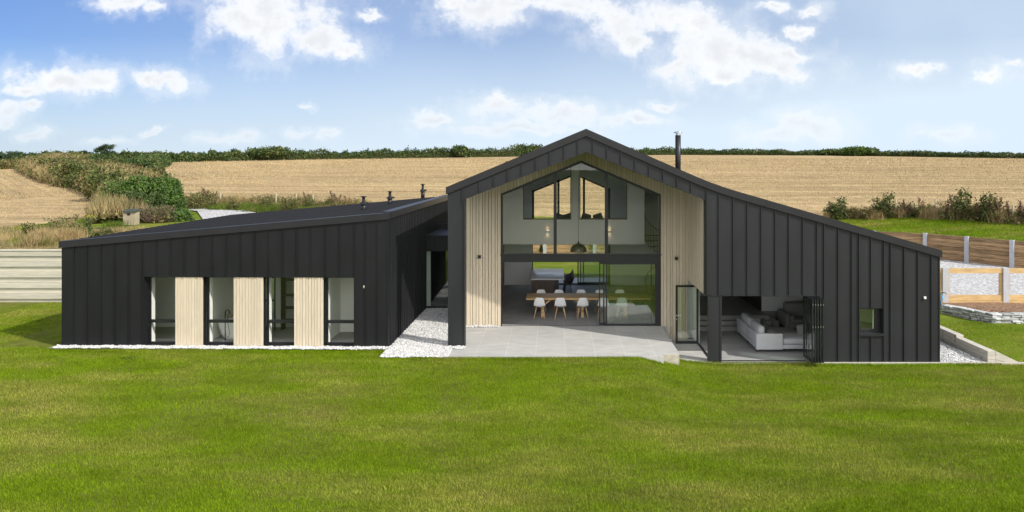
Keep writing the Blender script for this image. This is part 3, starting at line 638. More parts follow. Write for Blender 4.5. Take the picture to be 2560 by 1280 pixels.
# corner post + bifold door + side door of the lounge
cp = MB().box(PX(1774),PX(1800),-.0,.22,-.6,1.679).box(PX(1800)+.001,PX(1804),-.02,.04,-.5,1.679).box(PX(1770),PX(1774)-.001,-.02,.1,-.5,1.679)
cp.build('corner_post', M_clad, house)
tk = MB().box(5.10,5.17,.23,2.40,-.478,-.45).box(PX(1804),8.18,.06,.13,-.478,-.46).box(5.10,5.16,.26,2.36,1.62,1.679)
tk.build('door_track', M_frame, house)
def leaf(parent, x0, y0, x1, y1, z0, z1, th=.025, fr=.06, gm=M_glass, handle=False, name='folding_door_leaf'):
    d = Vector((x1-x0, y1-y0, 0)); L_ = d.length; d.normalize(); n = Vector((-d.y, d.x, 0)); P0 = Vector((x0,y0,0))
    q = MB()
    def bx(a, b, c, e_, t=th): 
        cc = P0 + d*(a+b)/2 + Vector((0,0,(c+e_)/2)); q.obox(cc, d*(b-a)/2, n*t, Vector((0,0,(e_-c)/2)))
    bx(0,fr,z0,z1); bx(L_-fr,L_,z0,z1); bx(fr,L_-fr,z0,z0+fr*1.2); bx(fr,L_-fr,z1-fr,z1)
    lo = q.build(name, M_frame, parent); g = MB()
    cc = P0 + d*L_/2 + Vector((0,0,(z0+z1)/2)); g.obox(cc, d*(L_/2-fr), n*.004, Vector((0,0,(z1-z0)/2-fr*1.1))); g.build('pane', gm, lo)
    if handle:
        h = MB(); c = P0 + d*.03 + Vector((0,0,z0+1.0)); h.obox(c - n*.05, d*.018, n*.03, Vector((0,0,.018))); h.obox(c - n*.08 + d*.06, d*.08, n*.012, Vector((0,0,.012))); h.build('handle', M_steel, lo)
        h = MB().obox(c - n*.03 - Vector((0,0,.13)), d*.014, n*.012, Vector((0,0,.02))); h.build('lock', M_steel, lo)
    return lo
tag(leaf(house, 4.33, 2.35, 5.15, 2.36, -.46, 1.62, gm=M_glass2, handle=True, name='glazed_door', fr=.075), 'open black-framed glass door beside the timber wall')
for i in range(5):
    x = 8.20+i*.082; lo_ = leaf(house, x, .30-.0*i, x+.0, -.56-.01*(i%2), -.37, 1.655, th=.02, fr=.07, gm=M_glass if i == 0 else M_glass2)
    hg = MB()
    for zz in (.75,1.45): hg.box(x-.010,x+.010,-.585,-.571,zz,zz+.05)
    hg.build('hinge', M_steel, lo_)
MB().box(8.60,8.70,.0,.26,-.6,1.679).build('door_jamb', M_clad, house)
# small window in the tall cladding
sw = MB(); zA, zB = .447, 1.252
sw.box(9.888,10.663,.262,.34,zA-.05,zA+.0); 
sw.box(9.888,9.94,.17,.23,zA+.001,zB-.001).box(10.46,10.663,.17,.23,zA+.001,zB-.001).box(9.941,10.459,.17,.23,zA+.001,zA+.09).box(9.941,10.459,.17,.23,zB-.06,zB-.001)
swo = sw.build('small_window', M_frame, house)
MB().box(9.94,10.46,.198,.204,zA+.09,zB-.06).build('pane', M_glass2, swo)
MB().box(9.87,10.69,-.06,.16,zA-.085,zA-.003).build('sill', M_cap, swo)
MB().box(9.952,9.972,.206,.24,zA+.1,zB-.07).box(10.43,10.452,.206,.24,zA+.1,zB-.07).build('inner_sash', M_white, swo)
MB().box(9.905,12.28,1.6,1.7,-.48,1.99).build('partition', M_white, house); MB().box(9.86,9.9,.27,1.7,-.48,1.99).build('partition', M_white, house)

# chimney flue
cx0, cy0 = PX(1695, 4), 4.0
ch = MB().lathe([(.0,5.2),(.105,5.2),(.105,PZ(338,4)),(.0,PZ(338,4))], (cx0,cy0,0), 20)
cho = ch.build('chimney_flue', M_cap, house)
MB().lathe([(.16,PZ(331,4)-.02),(.165,PZ(331,4)),(.09,PZ(329,4)),(.0,PZ(329,4)+.01)], (cx0,cy0,0), 20).lathe([(.08,PZ(338,4)),(.08,PZ(331,4)-.01)], (cx0,cy0,0), 12).build('cowl', M_steel, cho)
MB().lathe([(.24,0),(.125,.2),(.107,.22)], (cx0,cy0,zr(cx0)-.02), 20).build('flashing_collar', M_cap, cho)

# link between barn and wing
LK = MB(); LY = 6.3
LK.box(-5.36,-3.442,LY,LY+.12,PZ(628,LY),PZ(592,LY)); LK.box(-5.42,-3.442,LY-.06,9.2,PZ(592,LY)+.001,PZ(590,LY)+.03)
LK.box(-5.2,-3.442,9.2,9.35,-.05,PZ(592,LY)+.3)
for x in (-4.9,-4.42,-3.94): seam(LK, x, PZ(628,LY)+.01, PZ(592,LY)-.01, LY)
LK2 = MB().box(-5.36,-3.442,LY,9.19,-.05,.012)
lk = LK.build('link_roof', M_clad, house); LK2.build('floor', M_floor, house)
g = MB(); gx0 = PX(1062,LY)
g.box(-5.36,gx0-.001,LY+.02,LY+.1,.013,PZ(628,LY)-.001); g.box(gx0,-3.442,LY+.02,LY+.1,.013,.09).box(-3.50,-3.442,LY+.02,LY+.1,.091,PZ(628,LY)-.001)
go = g.build('link_window', M_frame, house)
MB().box(gx0,-3.5,LY+.05,LY+.056,.09,PZ(628,LY)-.001).build('pane', M_glass2, go)
MB().box(gx0+.01,gx0+.2,LY+.2,LY+.3,.014,PZ(628,LY)-.01).build('partition', M_white, house)
MB().box(-3.9,-3.85,LY-.03,LY+.0,PZ(580,LY)*0+PZ(592,LY)+.06,PZ(592,LY)+.12)

# ------------------------------------------------------------------ wing (local frame at its right front corner)
WM = Matrix.Translation((WX,0,0)) @ Matrix.Rotation(-TH, 4, 'Z')
def LX(px):      # pixel column -> distance along the wing front (negative to the left)
    k = (px-1385)/1850; x = k*(24-WX*0 + 0)/(1)
    X = k*(24 + WX*math.tan(TH))/(1 + k*math.tan(TH)); return (X-WX)/ct
def LZ(py, xl): return 6-(py-405)*(24 - xl*st)/1850
WL = LX(154); WD = 12.4
def wr(x): return 4.35 + (3.40-4.35)*(x/WL)
wf = MB(); zt = LZ(693, LX(600))
x0w, x1w = LX(360), LX(886)
wf.prism([(WL,-.05),(x0w,-.05),(x0w,wr(x0w)-.21),(WL,wr(WL)-.21)], 0, .25)
wf.prism([(x1w,-.05),(0,-.05),(0,wr(0)-.21),(x1w,wr(x1w)-.21)], 0, .25)
wf.prism([(x0w,zt),(x1w,zt),(x1w,wr(x1w)-.21),(x0w,wr(x0w)-.21)], 0, .25)
for px in (185,218,253,287,322,356,392,427,462,497,531,566,601,637,671,707,742,777,813,849,886,913,943):
    x = LX(px); seam(wf, x, zt+.004 if 361 < px < 880 else -.04, wr(x)-.215, w=.012, p=.028)
wf.box(-.03,.014,-.014,-.001,-.04,wr(0)-.215)
wf.build('wing_front_cladding', M_clad2, house, xf=WM)
ws = MB(); ws.box(-.2,0,.252,WD,-.05,wr(0)-.21)
y = .3
while y < WD-.1: ws.box(.0,.05,y-.014,y+.014,-.04,wr(0)-.215); y += .285
ws.build('wing_side_cladding', M_clad, house, xf=WM)  # lighter zinc than the wing front, sunlit look put into the colour
wb = MB(); wb.prism([(WL+.2,-.05),(-.2,-.05),(-.2,wr(-.2)-.21),(WL+.2,wr(WL+.2)-.21)], WD-.2, WD); wb.box(WL,WL+.198,.252,WD,-.05,wr(WL)-.225)
wb.build('wing_rear_wall', M_clad2, house, xf=WM)
wrf = MB(); wrf.prism([(WL-.05,wr(WL)-.20),(-.02,wr(0)-.2),(-.02,wr(0)-.03),(WL-.05,wr(WL)-.03)], .24, WD+.1)
yy = .55
while yy < WD: wrf.hexa([(WL-.06,yy-.012,wr(WL)-.04),(-.3,yy-.012,wr(-.3)-.04),(-.3,yy+.012,wr(-.3)-.04),(WL-.06,yy+.012,wr(WL)-.04),(WL-.06,yy-.012,wr(WL)+.004),(-.3,yy-.012,wr(-.3)+.004),(-.3,yy+.012,wr(-.3)+.004),(WL-.06,yy+.012,wr(WL)+.004)]); yy += .43
wrf.build('wing_roof', M_roof, house, xf=WM)
wc = MB().prism([(WL-.06,wr(WL)-.205),(.03,wr(0)-.205),(.03,wr(0)+.01),(WL-.06,wr(WL)+.01)], -.06, .238)
wc.box(-.26,.05,.24,WD+.12,wr(0)-.19,wr(0)+.03)
wc.build('wing_flashing', M_cap, house, xf=WM)
# timber panels and windows
tz_ = zt-.002; wins = [(360,374,436),(507,520,582),(658,671,733),(808,820,884)]; tims = [(437,506),(583,657),(734.5,807.5)]
tp = MB(); tbk = MB()
for a,b in tims:
    xa, xb = LX(a), LX(b); n = 10; w = (xb-xa)/n
    for i in range(n): pr = (0,.01,.003,.014,.006)[i%5]; tp.box(xa+i*w, xa+(i+1)*w-.009, .035-pr, .07, -.02, tz_)
    tbk.box(xa, xb, .072, .25, -.04, tz_)
tp.build('wing_timber_panel', M_timb, house, xf=WM); tbk.build('wing_panel_backing', M_clad2, house, xf=WM)
zw0, ztr, zw1 = .04, LZ(807,-7), zt
for (r,a,b) in wins:
    xr_, xa, xb = LX(r), LX(a), LX(b); q = MB()
    q.box(xr_, xr_+.012, .035 if r > 400 else .0+.002, .30, -.02, zt-.002) if False else None
    xi = LX(r)+.01; xo = LX(b)+.008; yf0, yf1 = .26, .33
    q.box(xi-.008, xi+.055, yf0, yf1, .0, zt-.003); q.box(xo-.04, xo, yf0, yf1, .0, zt-.003)
    q.box(xi+.055, xo-.04, yf0, yf1, .0, .075); q.box(xi+.055, xo-.04, yf0, yf1, zt-.05, zt-.003); q.box(xi+.055, xo-.04, yf0-.01, yf1, ztr-.05, ztr+.05)
    wo_ = q.build('window', M_frame, house, xf=WM)
    MB().box(xi+.055, xo-.04, .30, .305, .075, ztr-.05).build('pane', M_glass, wo_); MB().box(xi+.055, xo-.04, .30, .305, ztr+.05, zt-.05).build('pane', M_glass, wo_)
    MB().box(xr_-.0, xo, .0+.06, .258, -.03, -.004).build('sill', M_cap, wo_)
    MB().box(xi+.0, xi+.05, .335, .55, .0, zt).build('reveal', M_white, wo_)
# rooms behind
wi = MB(); wi.box(WL+.21,-.21,.34,4.2,.0,.02); o_ = wi.build('floor', M_floor, house, xf=WM)
wi = MB(); wi.box(WL+.21,-.21,2.7,2.8,.02,2.5); wi.box(WL+.21,-.21,.56,4.2,2.5,2.55)
for px, yv in ((498,.56),(800,.56),(958,.56)): x = LX(px); wi.box(x-.05,x+.05,yv,2.69,.021,2.49)
wi.box(LX(800)+.05,LX(958),2.0,2.1,.021,2.5); wi.box(WL+.21,WL+.5,.34,4.2,.021,2.5)
wi.build('partition', M_white, house, xf=WM)
# roof vents (through the wing roof)
def vent(px, py, h):
    k = (px-1385)/1850; z = 4.2; 
    for _ in range(20):
        d = (6-z)*1850/(py-405); X = k*d; z = wr((X-WX))
    v_ = MB().lathe([(0,-.15),(.10,-.15),(.10,.30*h),(.0,.30*h)], (0,0,0), 14).lathe([(.17,.26*h),(.10,.36*h),(.06,.38*h),(.06,.62*h),(0,.62*h)], (0,0,0), 14)
    o = v_.build('roof_vent', M_cap, house); o.location = (X, d-24, z)
    c = MB().lathe([(0,.60*h),(.12,.60*h),(.12,.63*h),(0,.66*h)], (0,0,0), 14).build('cap', M_cap, o)
    MB().box(.10,.19,-.02,.02,.28*h,.36*h).build('bracket', M_cap, o)
vent(909,524,.80); vent(975,509,.84); vent(1057,491,1.0)
# small fittings on the walls
for x, z in ((PX(1199,Y1),PZ(641,Y1)),(PX(1690,Y1),PZ(645,Y1))):
    q = MB().box(x-.055,x+.055,Y1-.14,Y1-.025,z-.055,z+.055).build('wall_light', M_frame, bevel=.006)
    MB().lathe([(0,-.058),(.035,-.058),(.035,-.054)], (x,Y1-.08,z), 12).build('lens', M_whitegloss, q)
    tag(q, 'black cube wall light on the timber wall left of the big glazing' if x < 0 else 'black cube wall light on the timber wall above the small glass door', 'wall light')
x, z = PX(2311), PZ(744); q = MB().box(x-.035,x+.035,-.06,-.001,z-.04,z+.04).build('sensor', M_whitegloss, bevel=.008)
MB().lathe([(0,0),(.02,0),(.02,.01)], (x,-.06,z-.05), 10).build('lens', M_dark, q)
tag(q, 'small white square sensor fixed high on the black cladding near the right corner', 'sensor')
x, z = PX(910,.0), PZ(717); q = MB().lathe([(0,-.05),(.03,-.045),(.035,.03),(.0,.05)], (x,.06-.03,z), 12).build('outside_vent', mat('cream_plastic', (.7,.66,.5)), None); q.location = (0,0,0)
MB().box(x-.02,x+.02,.03,.085,z-.02,z+.02).build('bracket', M_steel, q)
tag(q, 'small cream plastic cap on the black cladding right of the four windows', 'cap')

# ------------------------------------------------------------------ things inside
# dining table
t = empty('dining_table', (.85,5.05,0), label='long oak dining table with white chairs on both sides', cat='table')
tx0, tx1 = PX(1315,4.45)-.85, 3.0-.1
q = MB().box(tx0,tx1,-.58,.58,.69,.75).build('table_top', M_oak, t, bevel=.012)
for x in (-1.3,.25,1.9):
    l = MB(); l.box(x-.05,x+.05,-.48,-.38,0,.60).box(x-.05,x+.05,.38,.48,0,.60).box(x-.05,x+.05,-.5,.5,.601,.689)
    l.tube([(x,-.43,.35),(x+.12,-.43,.52),(x+.32,-.43,.68)], .035, 6); l.tube([(x,-.43,.35),(x-.12,-.43,.52),(x-.32,-.43,.68)], .035, 6)
    l.build('trestle', M_oak, t)
# shell chair
def make_chair():
    r = empty('dining_chair')
    bm = bmesh.new()
    # shell: rows from seat front to top of back; the sitter faces +Y
    rows = [(.21,.43,.20,.0),(.18,.455,.225,.015),(.05,.44,.235,.03),(-.10,.435,.235,.045),(-.19,.47,.23,.07),(-.235,.56,.22,.05),(-.26,.68,.20,.03),(-.275,.79,.165,.015),(-.28,.83,.12,.0)]
    V = []; n = 9
    for (y,z,w,c) in rows:
        for j in range(n):
            s = -1+2*j/(n-1); V.append((w*s, y + (c*.9*s*s if z > .5 else 0), z + (c*s*s if z <= .5 else 0)))
    F = [(i*n+j, i*n+j+1, (i+1)*n+j+1, (i+1)*n+j) for i in range(len(rows)-1) for j in range(n-1)]
    sh = MB().add(V, F, True).build('seat_shell', M_whitegloss, r)
    md = sh.modifiers.new('s','SOLIDIFY'); md.thickness = .012; md2 = sh.modifiers.new('u','SUBSURF'); md2.levels = 1; md2.render_levels = 1
    for sx in (-1,1):
        for sy in (-1,1): MB().tube([(sx*.12,-.02+sy*.12,.42),(sx*.215,-.02+sy*.22,0)], [.019,.011], 8).build('leg', M_beech, r)
    w = MB(); 
    for sx in (-1,1): w.tube([(sx*.13,.11,.37),(-sx*.17,-.19,.20)], .005, 5); w.tube([(sx*.13,-.15,.37),(-sx*.17,-.17,.20)], .005, 5)
    w.build('wire_brace', M_frame, r)
    return r
ch0 = make_chair(); first = True
nrm = ['leftmost','second from the left','third','fourth','last']
near = [(1349,'leftmost white chair'),(1401,'second white chair'),(1456,'third white chair'),(1507,'white chair behind the edge of the sliding door'),(1554,'white chair seen through the sliding glass')]
for px, nm in near:
    o = ch0 if first else copy_tree(ch0); first = False
    o.location = (PX(px,4.5), 4.45, 0); o.rotation_euler = (0,0,random.uniform(-.05,.05))
    tag(o, nm + (' in the near row at the oak table' if 'sliding' not in nm else ' in the near row'), 'chair', 'white chairs along the near side of the table')
for i,(px,nm) in enumerate(((1352,'leftmost'),(1397,'second from the left'),(1453,'third from the left'),(1500,'fourth from the left'),(1550,'rightmost'))):
    o = copy_tree(ch0); o.location = (PX(px,5.95), 5.72, 0); o.rotation_euler = (0,0,math.pi+random.uniform(-.05,.05))
    tag(o, nm + ' of the white chair backs beyond the oak table', 'chair', 'white chairs along the far side of the table')
# pendant
pz = PZ(629,5.5)
p_ = empty('pendant_lamp', (PX(1446,5.5),5.5,pz), label='large dark dome pendant lamp hanging on a long cord over the table', cat='lamp')
MB().lathe([(.33,0),(.325,.08),(.28,.19),(.18,.28),(.06,.325),(.03,.33),(.03,.40),(0,.41)], (0,0,0), 28).lathe([(0,.40),(.025,.33),(.17,.265),(.27,.18),(.315,.08),(.32,0),(.33,0)], (0,0,0), 28).build('lamp_shade', M_bronze, p_)
MB().tube([(0,0,.40),(0,0,6.70-pz)], .007, 6).build('cord', M_frame, p_)
# sconces
gl = emis('warm_glow', (1,.75,.45), 1.5)
for px, nm in ((1369,'lit white up-and-down wall light left of the pendant cord'),(1523,'lit white up-and-down wall light beside the right window bar')):
    x, z = PX(px,Y2), PZ(579,Y2)
    q = MB().box(x-.08,x+.08,Y2-.09,Y2-.001,z-.06,z+.06).build('wall_sconce', M_white); tag(q, nm, 'wall light')
    MB().box(x-.06,x+.06,Y2-.075,Y2-.02,z+.061,z+.065).box(x-.06,x+.06,Y2-.075,Y2-.02,z-.065,z-.061).build('bulb', gl, q)
    for sgn in (1,-1):
        l = bpy.data.lights.new('sconce_glow','SPOT'); l.energy = .25; l.color = (1,.7,.4); l.spot_size = R(110); l.shadow_soft_size = .03
        lo_ = bpy.data.objects.new('sconce_glow', l); C.objects.link(lo_); lo_.location = (x, Y2-.07, z+sgn*.09); lo_.rotation_euler = (0 if sgn < 0 else math.pi, 0, 0)
# kitchen
t = empty('kitchen_island', (0,0,0), label='walnut kitchen island with thick white worktop behind the dining table', cat='kitchen island')
MB().box(PX(1327,8.1),PX(1404,8.1)+.12,8.1,11.2,.88,.93).build('worktop', M_worktop, t, bevel=.004)
MB().box(PX(1327,8.3)+.02,PX(1386,8.2),8.2,11.05,0,.879).build('cabinet', M_walnut, t)
MB().box(PX(1386,8.2)+.001,PX(1397,8.2),8.2,11.05,0,.879).build('side_panel', M_dark, t)
MB().box(-.75,.0,9.20,9.26,.931,.936).build('hob', M_dark, t); MB().box(-.6,-.15,9.75,9.80,.931,.937).build('sink', M_steel, t)
MB().tube([(-.35,10.6,.93),(-.35,10.6,1.2),(-.35,10.5,1.26),(-.35,10.4,1.2)], .012, 6)
def make_stool():
    r = empty('bar_stool')
    rows = [(-.20,.66,.20,.0),(-.10,.65,.22,.03),(.05,.65,.23,.05),(.16,.69,.225,.06),(.21,.78,.21,.05),(.25,.90,.18,.03),(.27,.98,.12,.01)]
    V = []; n = 7
    for (x,z,w,c) in rows:
        for j in range(n): s = -1+2*j/(n-1); V.append((x - (c*1.2*s*s if z > .72 else 0), w*s, z + (c*1.6*s*s if z <= .72 else 0)))
    F = [(i*n+j, (i+1)*n+j, (i+1)*n+j+1, i*n+j+1) for i in range(len(rows)-1) for j in range(n-1)]
    sh = MB().add(V, F, True).build('seat_shell', M_leather, r); md = sh.modifiers.new('s','SOLIDIFY'); md.thickness = .025
    for sx in (-1,1):
        for sy in (-1,1): MB().tube([(sx*.10,sy*.12,.65),(sx*.19,sy*.20,0)], .012, 6).build('leg', M_frame, r)
    MB().tube([(-.165,-.175,.25),(.165,-.175,.25),(.165,.175,.25),(-.165,.175,.25),(-.165,-.175,.25)], .009, 6).build('footrest', M_frame, r)
    return r
st0 = make_stool()
for i,(yy,nm) in enumerate(((8.55,'nearest brown leather bar stool at the kitchen island'),(9.25,'second brown leather bar stool at the kitchen island'),(9.95,'third brown leather bar stool at the kitchen island'),(10.6,'furthest brown leather bar stool at the kitchen island'))):
    o = st0 if i == 0 else copy_tree(st0); o.location = (.62,yy,0); tag(o, nm, 'bar stool', 'brown bar stools along the island')
t = empty('tall_cabinet', (0,0,0), label='dark tall kitchen cabinets along the left wall', cat='cabinet')
MB().box(-3.19,-2.42,7.2,12.0,.1,2.35).build('cabinet', M_walnut, t); MB().box(-3.15,-2.48,7.25,11.95,.0,.099).build('plinth', M_dark, t)
MB().box(-2.415,-2.40,8.0,8.02,.9,1.5).box(-2.415,-2.40,8.6,8.62,.9,1.5).build('handle', M_steel, t)
# hanging lantern at the rear
q = empty('rattan_pendant', (PX(1353,11.3),11.3,PZ(629,11.3)), label='small woven pendant shade hanging at the back of the kitchen', cat='lamp')
MB().lathe([(.09,0),(.10,.08),(.06,.22),(.02,.30)], (0,0,0), 12).build('lamp_shade', M_bronze, q); MB().tube([(0,0,.3),(0,0,mz0-PZ(629,11.3))], .006, 5).build('cord', M_frame, q)
# spiral stair
t = empty('spiral_staircase', (4.42,6.9,0), label='dark metal spiral staircase with thin balusters behind the right of the gable window', cat='staircase')
MB().tube([(0,0,0),(0,0,4.3)], .045, 10).build('newel_post', M_bronze, t)
rail = []; bal = MB()
rr = .62
for i in range(14):
    th = math.pi*.95 + i*R(27); z = 2.95 - i*.212
    if z < .1: break
    d = Vector((math.cos(th), math.sin(th), 0)); n = Vector((-d.y,d.x,0))
    MB().hexa([tuple(d*.04-n*.03+Vector((0,0,z-.03))), tuple(d*rr-n*.16+Vector((0,0,z-.03))), tuple(d*rr+n*.16+Vector((0,0,z-.03))), tuple(d*.04+n*.03+Vector((0,0,z-.03))),
               tuple(d*.04-n*.03+Vector((0,0,z))), tuple(d*rr-n*.16+Vector((0,0,z))), tuple(d*rr+n*.16+Vector((0,0,z))), tuple(d*.04+n*.03+Vector((0,0,z)))]).build('tread', M_bronze, t)
    for k in (0,.5):
        th2 = th + k*R(27); z2 = z - k*.212; p = Vector((math.cos(th2)*rr, math.sin(th2)*rr, 0)); bal.tube([p+Vector((0,0,z2-.1)), p+Vector((0,0,z2+.88))], .009, 5); rail.append(p+Vector((0,0,z2+.9)))
bal.build('baluster', M_bronze, t)['kind'] = 'stuff'; MB().tube(rail, .018, 7).build('handrail', M_bronze, t)
# mezzanine sofas
for (px, nm, w) in ((1408,'dark cushioned sofa behind the left mezzanine opening',.9),(1480,'dark cushioned sofa behind the right mezzanine opening',1.15)):
    x = PX(px,9); t = empty('mezzanine_sofa', (x,9.0,mz0+.281), label=nm, cat='sofa')
    MB().box(-w/2,w/2,-.1,.75,0,.42).build('seat', M_cush, t, bevel=.04); MB().box(-w/2,w/2,-.28,-.12,0,.80).build('backrest', M_cush, t, bevel=.05)
    for k in (-1,1):
        c = MB().obox((k*w*.24,-.02,.78),(.2,0,k*.06),(0,.06,.02),(-k*.06,0,.19)).build('cushion', M_cush, t, bevel=.05)
# lounge sofas
def rbox(mb_name, m, p, x0,x1,y0,y1,z0,z1, b=.05): return MB().box(x0,x1,y0,y1,z0,z1).build(mb_name, m, p, bevel=b, seg=3)
Zf = -.48
t = empty('corner_sofa', (6.88,1.15,Zf), label='light grey corner sofa with a chaise end facing away near the folding doors', cat='sofa')
rbox('frame', M_sofa, t, 0,2.08,.0,2.72,.12,.26,.02)
rbox('back_panel', M_sofa, t, -.005,.11,.12,1.40,.255,.63,.03); rbox('back_panel', M_sofa, t, -.005,.11,1.41,2.72,.255,.63,.03)
rbox('arm', M_sofa, t, -.01,.90,-.03,.11,.10,.645,.03); rbox('arm', M_sofa, t, .11,.95,2.60,2.72,.255,.60,.03)
for k in range(2): rbox('back_cushion', M_sofa, t, .11,.34,.14+k*1.2,1.30+k*1.24,.40,.86,.09)
rbox('chaise_cushion', M_sofa, t, .92,2.0,.02,1.0,.262,.46,.07); rbox('seat_cushion', M_sofa, t, .35,1.05,1.02,2.58,.262,.42,.05)
rbox('arm', M_sofa, t, 2.04,2.16,.0,1.0,.12,.60,.03)
for a,b in ((.6,1.25),(.75,1.75)): MB().obox((a,b,.56),(.06,0,.03),(0,.22,0),(-.04,0,.20)).build('throw_cushion', M_cush, t, bevel=.06, seg=3)
MB().obox((1.85,.85,.58),(.19,0,.03),(0,.09,0),(-.03,0,.19)).build('throw_cushion', M_sofad, t, bevel=.07, seg=3)
for a,b in ((.04,.05),(.06,1.35),(.06,2.62),(1.72,.05),(1.9,.95)): MB().tube([(a,b,.12),(a,b,0)], [.028,.018], 8).build('leg', M_walnut, t)
t = empty('sofa', (8.95,4.15,Zf), label='taupe two-seat sofa against the far lounge wall', cat='sofa')
rbox('frame', M_sofad, t, -.05,2.1,.1,1.1,.13,.30,.03)
rbox('arm', M_sofad, t, -.12,.06,.08,1.12,.13,.68,.04); rbox('arm', M_sofad, t, 2.1,2.26,.08,1.12,.13,.68,.04)
for k in range(2): rbox('seat_cushion', M_sofad, t, .07+k*1.01,1.07+k*1.02,.06,.8,.305,.47,.05); rbox('back_cushion', M_sofad, t, .08+k*1.01,1.07+k*1.02,.74,1.1,.42,.98,.08)
MB().tube([(.16,.12,.53),(.16,.6,.53)], .085, 12).build('bolster', M_sofad, t, bevel=.02)
for a in (.0,2.1):
    for b in (.2,1.0): MB().tube([(a,b,.13),(a,b,0)], .02, 8).build('leg', M_walnut, t)
q = MB().box(9.1,9.32,5.785,5.799,.88,1.0).build('wall_socket', M_steel); MB().box(9.12,9.2,5.781,5.785,.91,.97).build('switch', M_whitegloss, q); tag(q, 'double wall socket on the white wall above the taupe sofa', 'socket')
# bathroom things (wing frame)
def wpos(px, y): 
    v_ = WM @ Vector((LX(px), y, 0)); return v_
o = empty('bathtub', tuple(WM @ Vector((LX(565), 1.15, .02))), -TH, 'white freestanding bathtub behind the second tall window', 'bathtub')
V = []; prof = [(0,.0,.30),(.55,.0,.30),(.66,.12,.33),(.74,.35,.36),(.80,.56,.39),(.82,.585,.40),(.78,.585,.36),(.74,.5,.32),(.62,.2,.25),(0,.15,.0)]
n = 28; tb = MB(); V = []
for (rx,z,ry) in prof:
    for j in range(n): a = 2*math.pi*j/n; V.append((rx*math.copysign(abs(math.cos(a))**.8, math.cos(a)), ry*math.copysign(abs(math.sin(a))**.8, math.sin(a)), z))
tb.add(V, [(i*n+j, i*n+(j+1)%n, (i+1)*n+(j+1)%n, (i+1)*n+j) for i in range(len(prof)-1) for j in range(n)], True); tb.build('tub', M_whitegloss, o)
MB().tube([(0,0,.16),(0,0,.17)], .03, 10).build('drain', M_steel, o)
o = empty('bath_tap', tuple(WM @ Vector((LX(541), .62, .02))), -TH, 'black floor-standing bath tap with hand shower at the second tall window', 'tap')
MB().box(-.07,.07,-.05,.05,0,.012).build('base', M_steel, o)
MB().tube([(0,0,.01),(0,0,.95),(.03,0,1.02),(.09,0,1.04),(.14,0,1.0),(.16,0,.90)], .017, 10).build('spout', M_tap, o)
MB().tube([(.06,-.02,.78),(.11,-.02,.55),(.16,-.02,.25),(.1,-.02,.12),(.03,-.02,.2),(.01,-.02,.4)], .008, 8).build('hose', M_tap, o)
MB().box(-.08,.12,-.03,.03,.68,.72).tube([(.1,-.02,.6),(.1,-.02,.9)], .014, 8).build('mixer', M_tap, o)
o = empty('vanity', tuple(WM @ Vector((LX(425), 2.3, 0))), -TH, 'wall-hung wooden vanity shelf with round white basin behind the first tall window', 'vanity')
MB().box(-.45,.75,-.3,.3,.82,.88).build('shelf', M_oak, o); MB().lathe([(0,.881),(.12,.881),(.22,1.03),(.2,1.03),(.1,.92),(0,.91)], (.35,-.02,0), 24).build('basin', M_whitegloss, o)
MB().tube([(-.1,.0,.82),(-.1,.0,.74),(.5,.0,.74),(.5,0,.82)], .012, 6).build('towel_rail', M_steel, o)
o = empty('shelf_unit', tuple(WM @ Vector((LX(700)-.35, 2.45, .02))), -TH, 'tall dark open shelf unit behind the third tall window', 'shelf')
MB().box(-.5,-.46,-.2,.2,0,2.3).box(.30,.34,-.2,.2,0,2.3).build('side_panel', M_dark, o)
for z in (.3,.75,1.2,1.75): MB().box(-.459,.299,-.19,.19,z,z+.035).build('shelf', M_dark, o)
MB().box(-.459,.299,.16,.19,.02,2.28).build('back_panel', M_inner, o)
o = empty('shower_screen', tuple(WM @ Vector((LX(590), 2.2, .02))), -TH, 'black framed glass shower screen behind the bathtub', 'shower screen')
MB().box(-.42,-.38,-.02,.02,0,2.3).box(.38,.42,-.02,.02,0,2.3).box(-.379,.379,-.02,.02,1.85,1.89).box(-.379,.379,-.02,.02,1.05,1.09).box(-.379,.379,-.02,.02,2.26,2.3).build('frame', M_frame, o)
MB().box(-.379,.379,-.004,.004,.02,2.25).build('pane', M_glass2, o)
o = MB().box(-.13,.13,-.18,.18,0,.55); o2 = o.build('laundry_basket', M_oak, bevel=.01); o2.matrix_world = WM @ Matrix.Translation((LX(530)+.0,1.9,.02)); tag(o2, 'small wooden stand left of the bath tap', 'stand')
MB().box(-.14,.14,-.19,.19,.551,.57).build('lid', M_oak, o2)

# ------------------------------------------------------------------ garden structures
# left: bleached board retaining wall
t = empty('board_wall', (0,8.0,0), label='pale bleached horizontal board retaining wall left of the house', cat='retaining wall')
q = MB(); zz = -.15
for i in range(10):
    h = .232; o_ = .0 if i % 2 else .085; q.hexa([(-34,.0+o_,zz),(-16,.0+o_,zz),(-16,.2,zz),(-34,.2,zz),(-34,-.02+o_,zz+h-.012),(-16,-.02+o_,zz+h-.012),(-16,.2,zz+h-.012),(-34,.2,zz+h-.012)]); zz += h
q.build('board', M_paleboard, t); MB().box(-34,-16,-.05,.22,zz-.005,zz+.035).build('coping', M_paleboard, t)
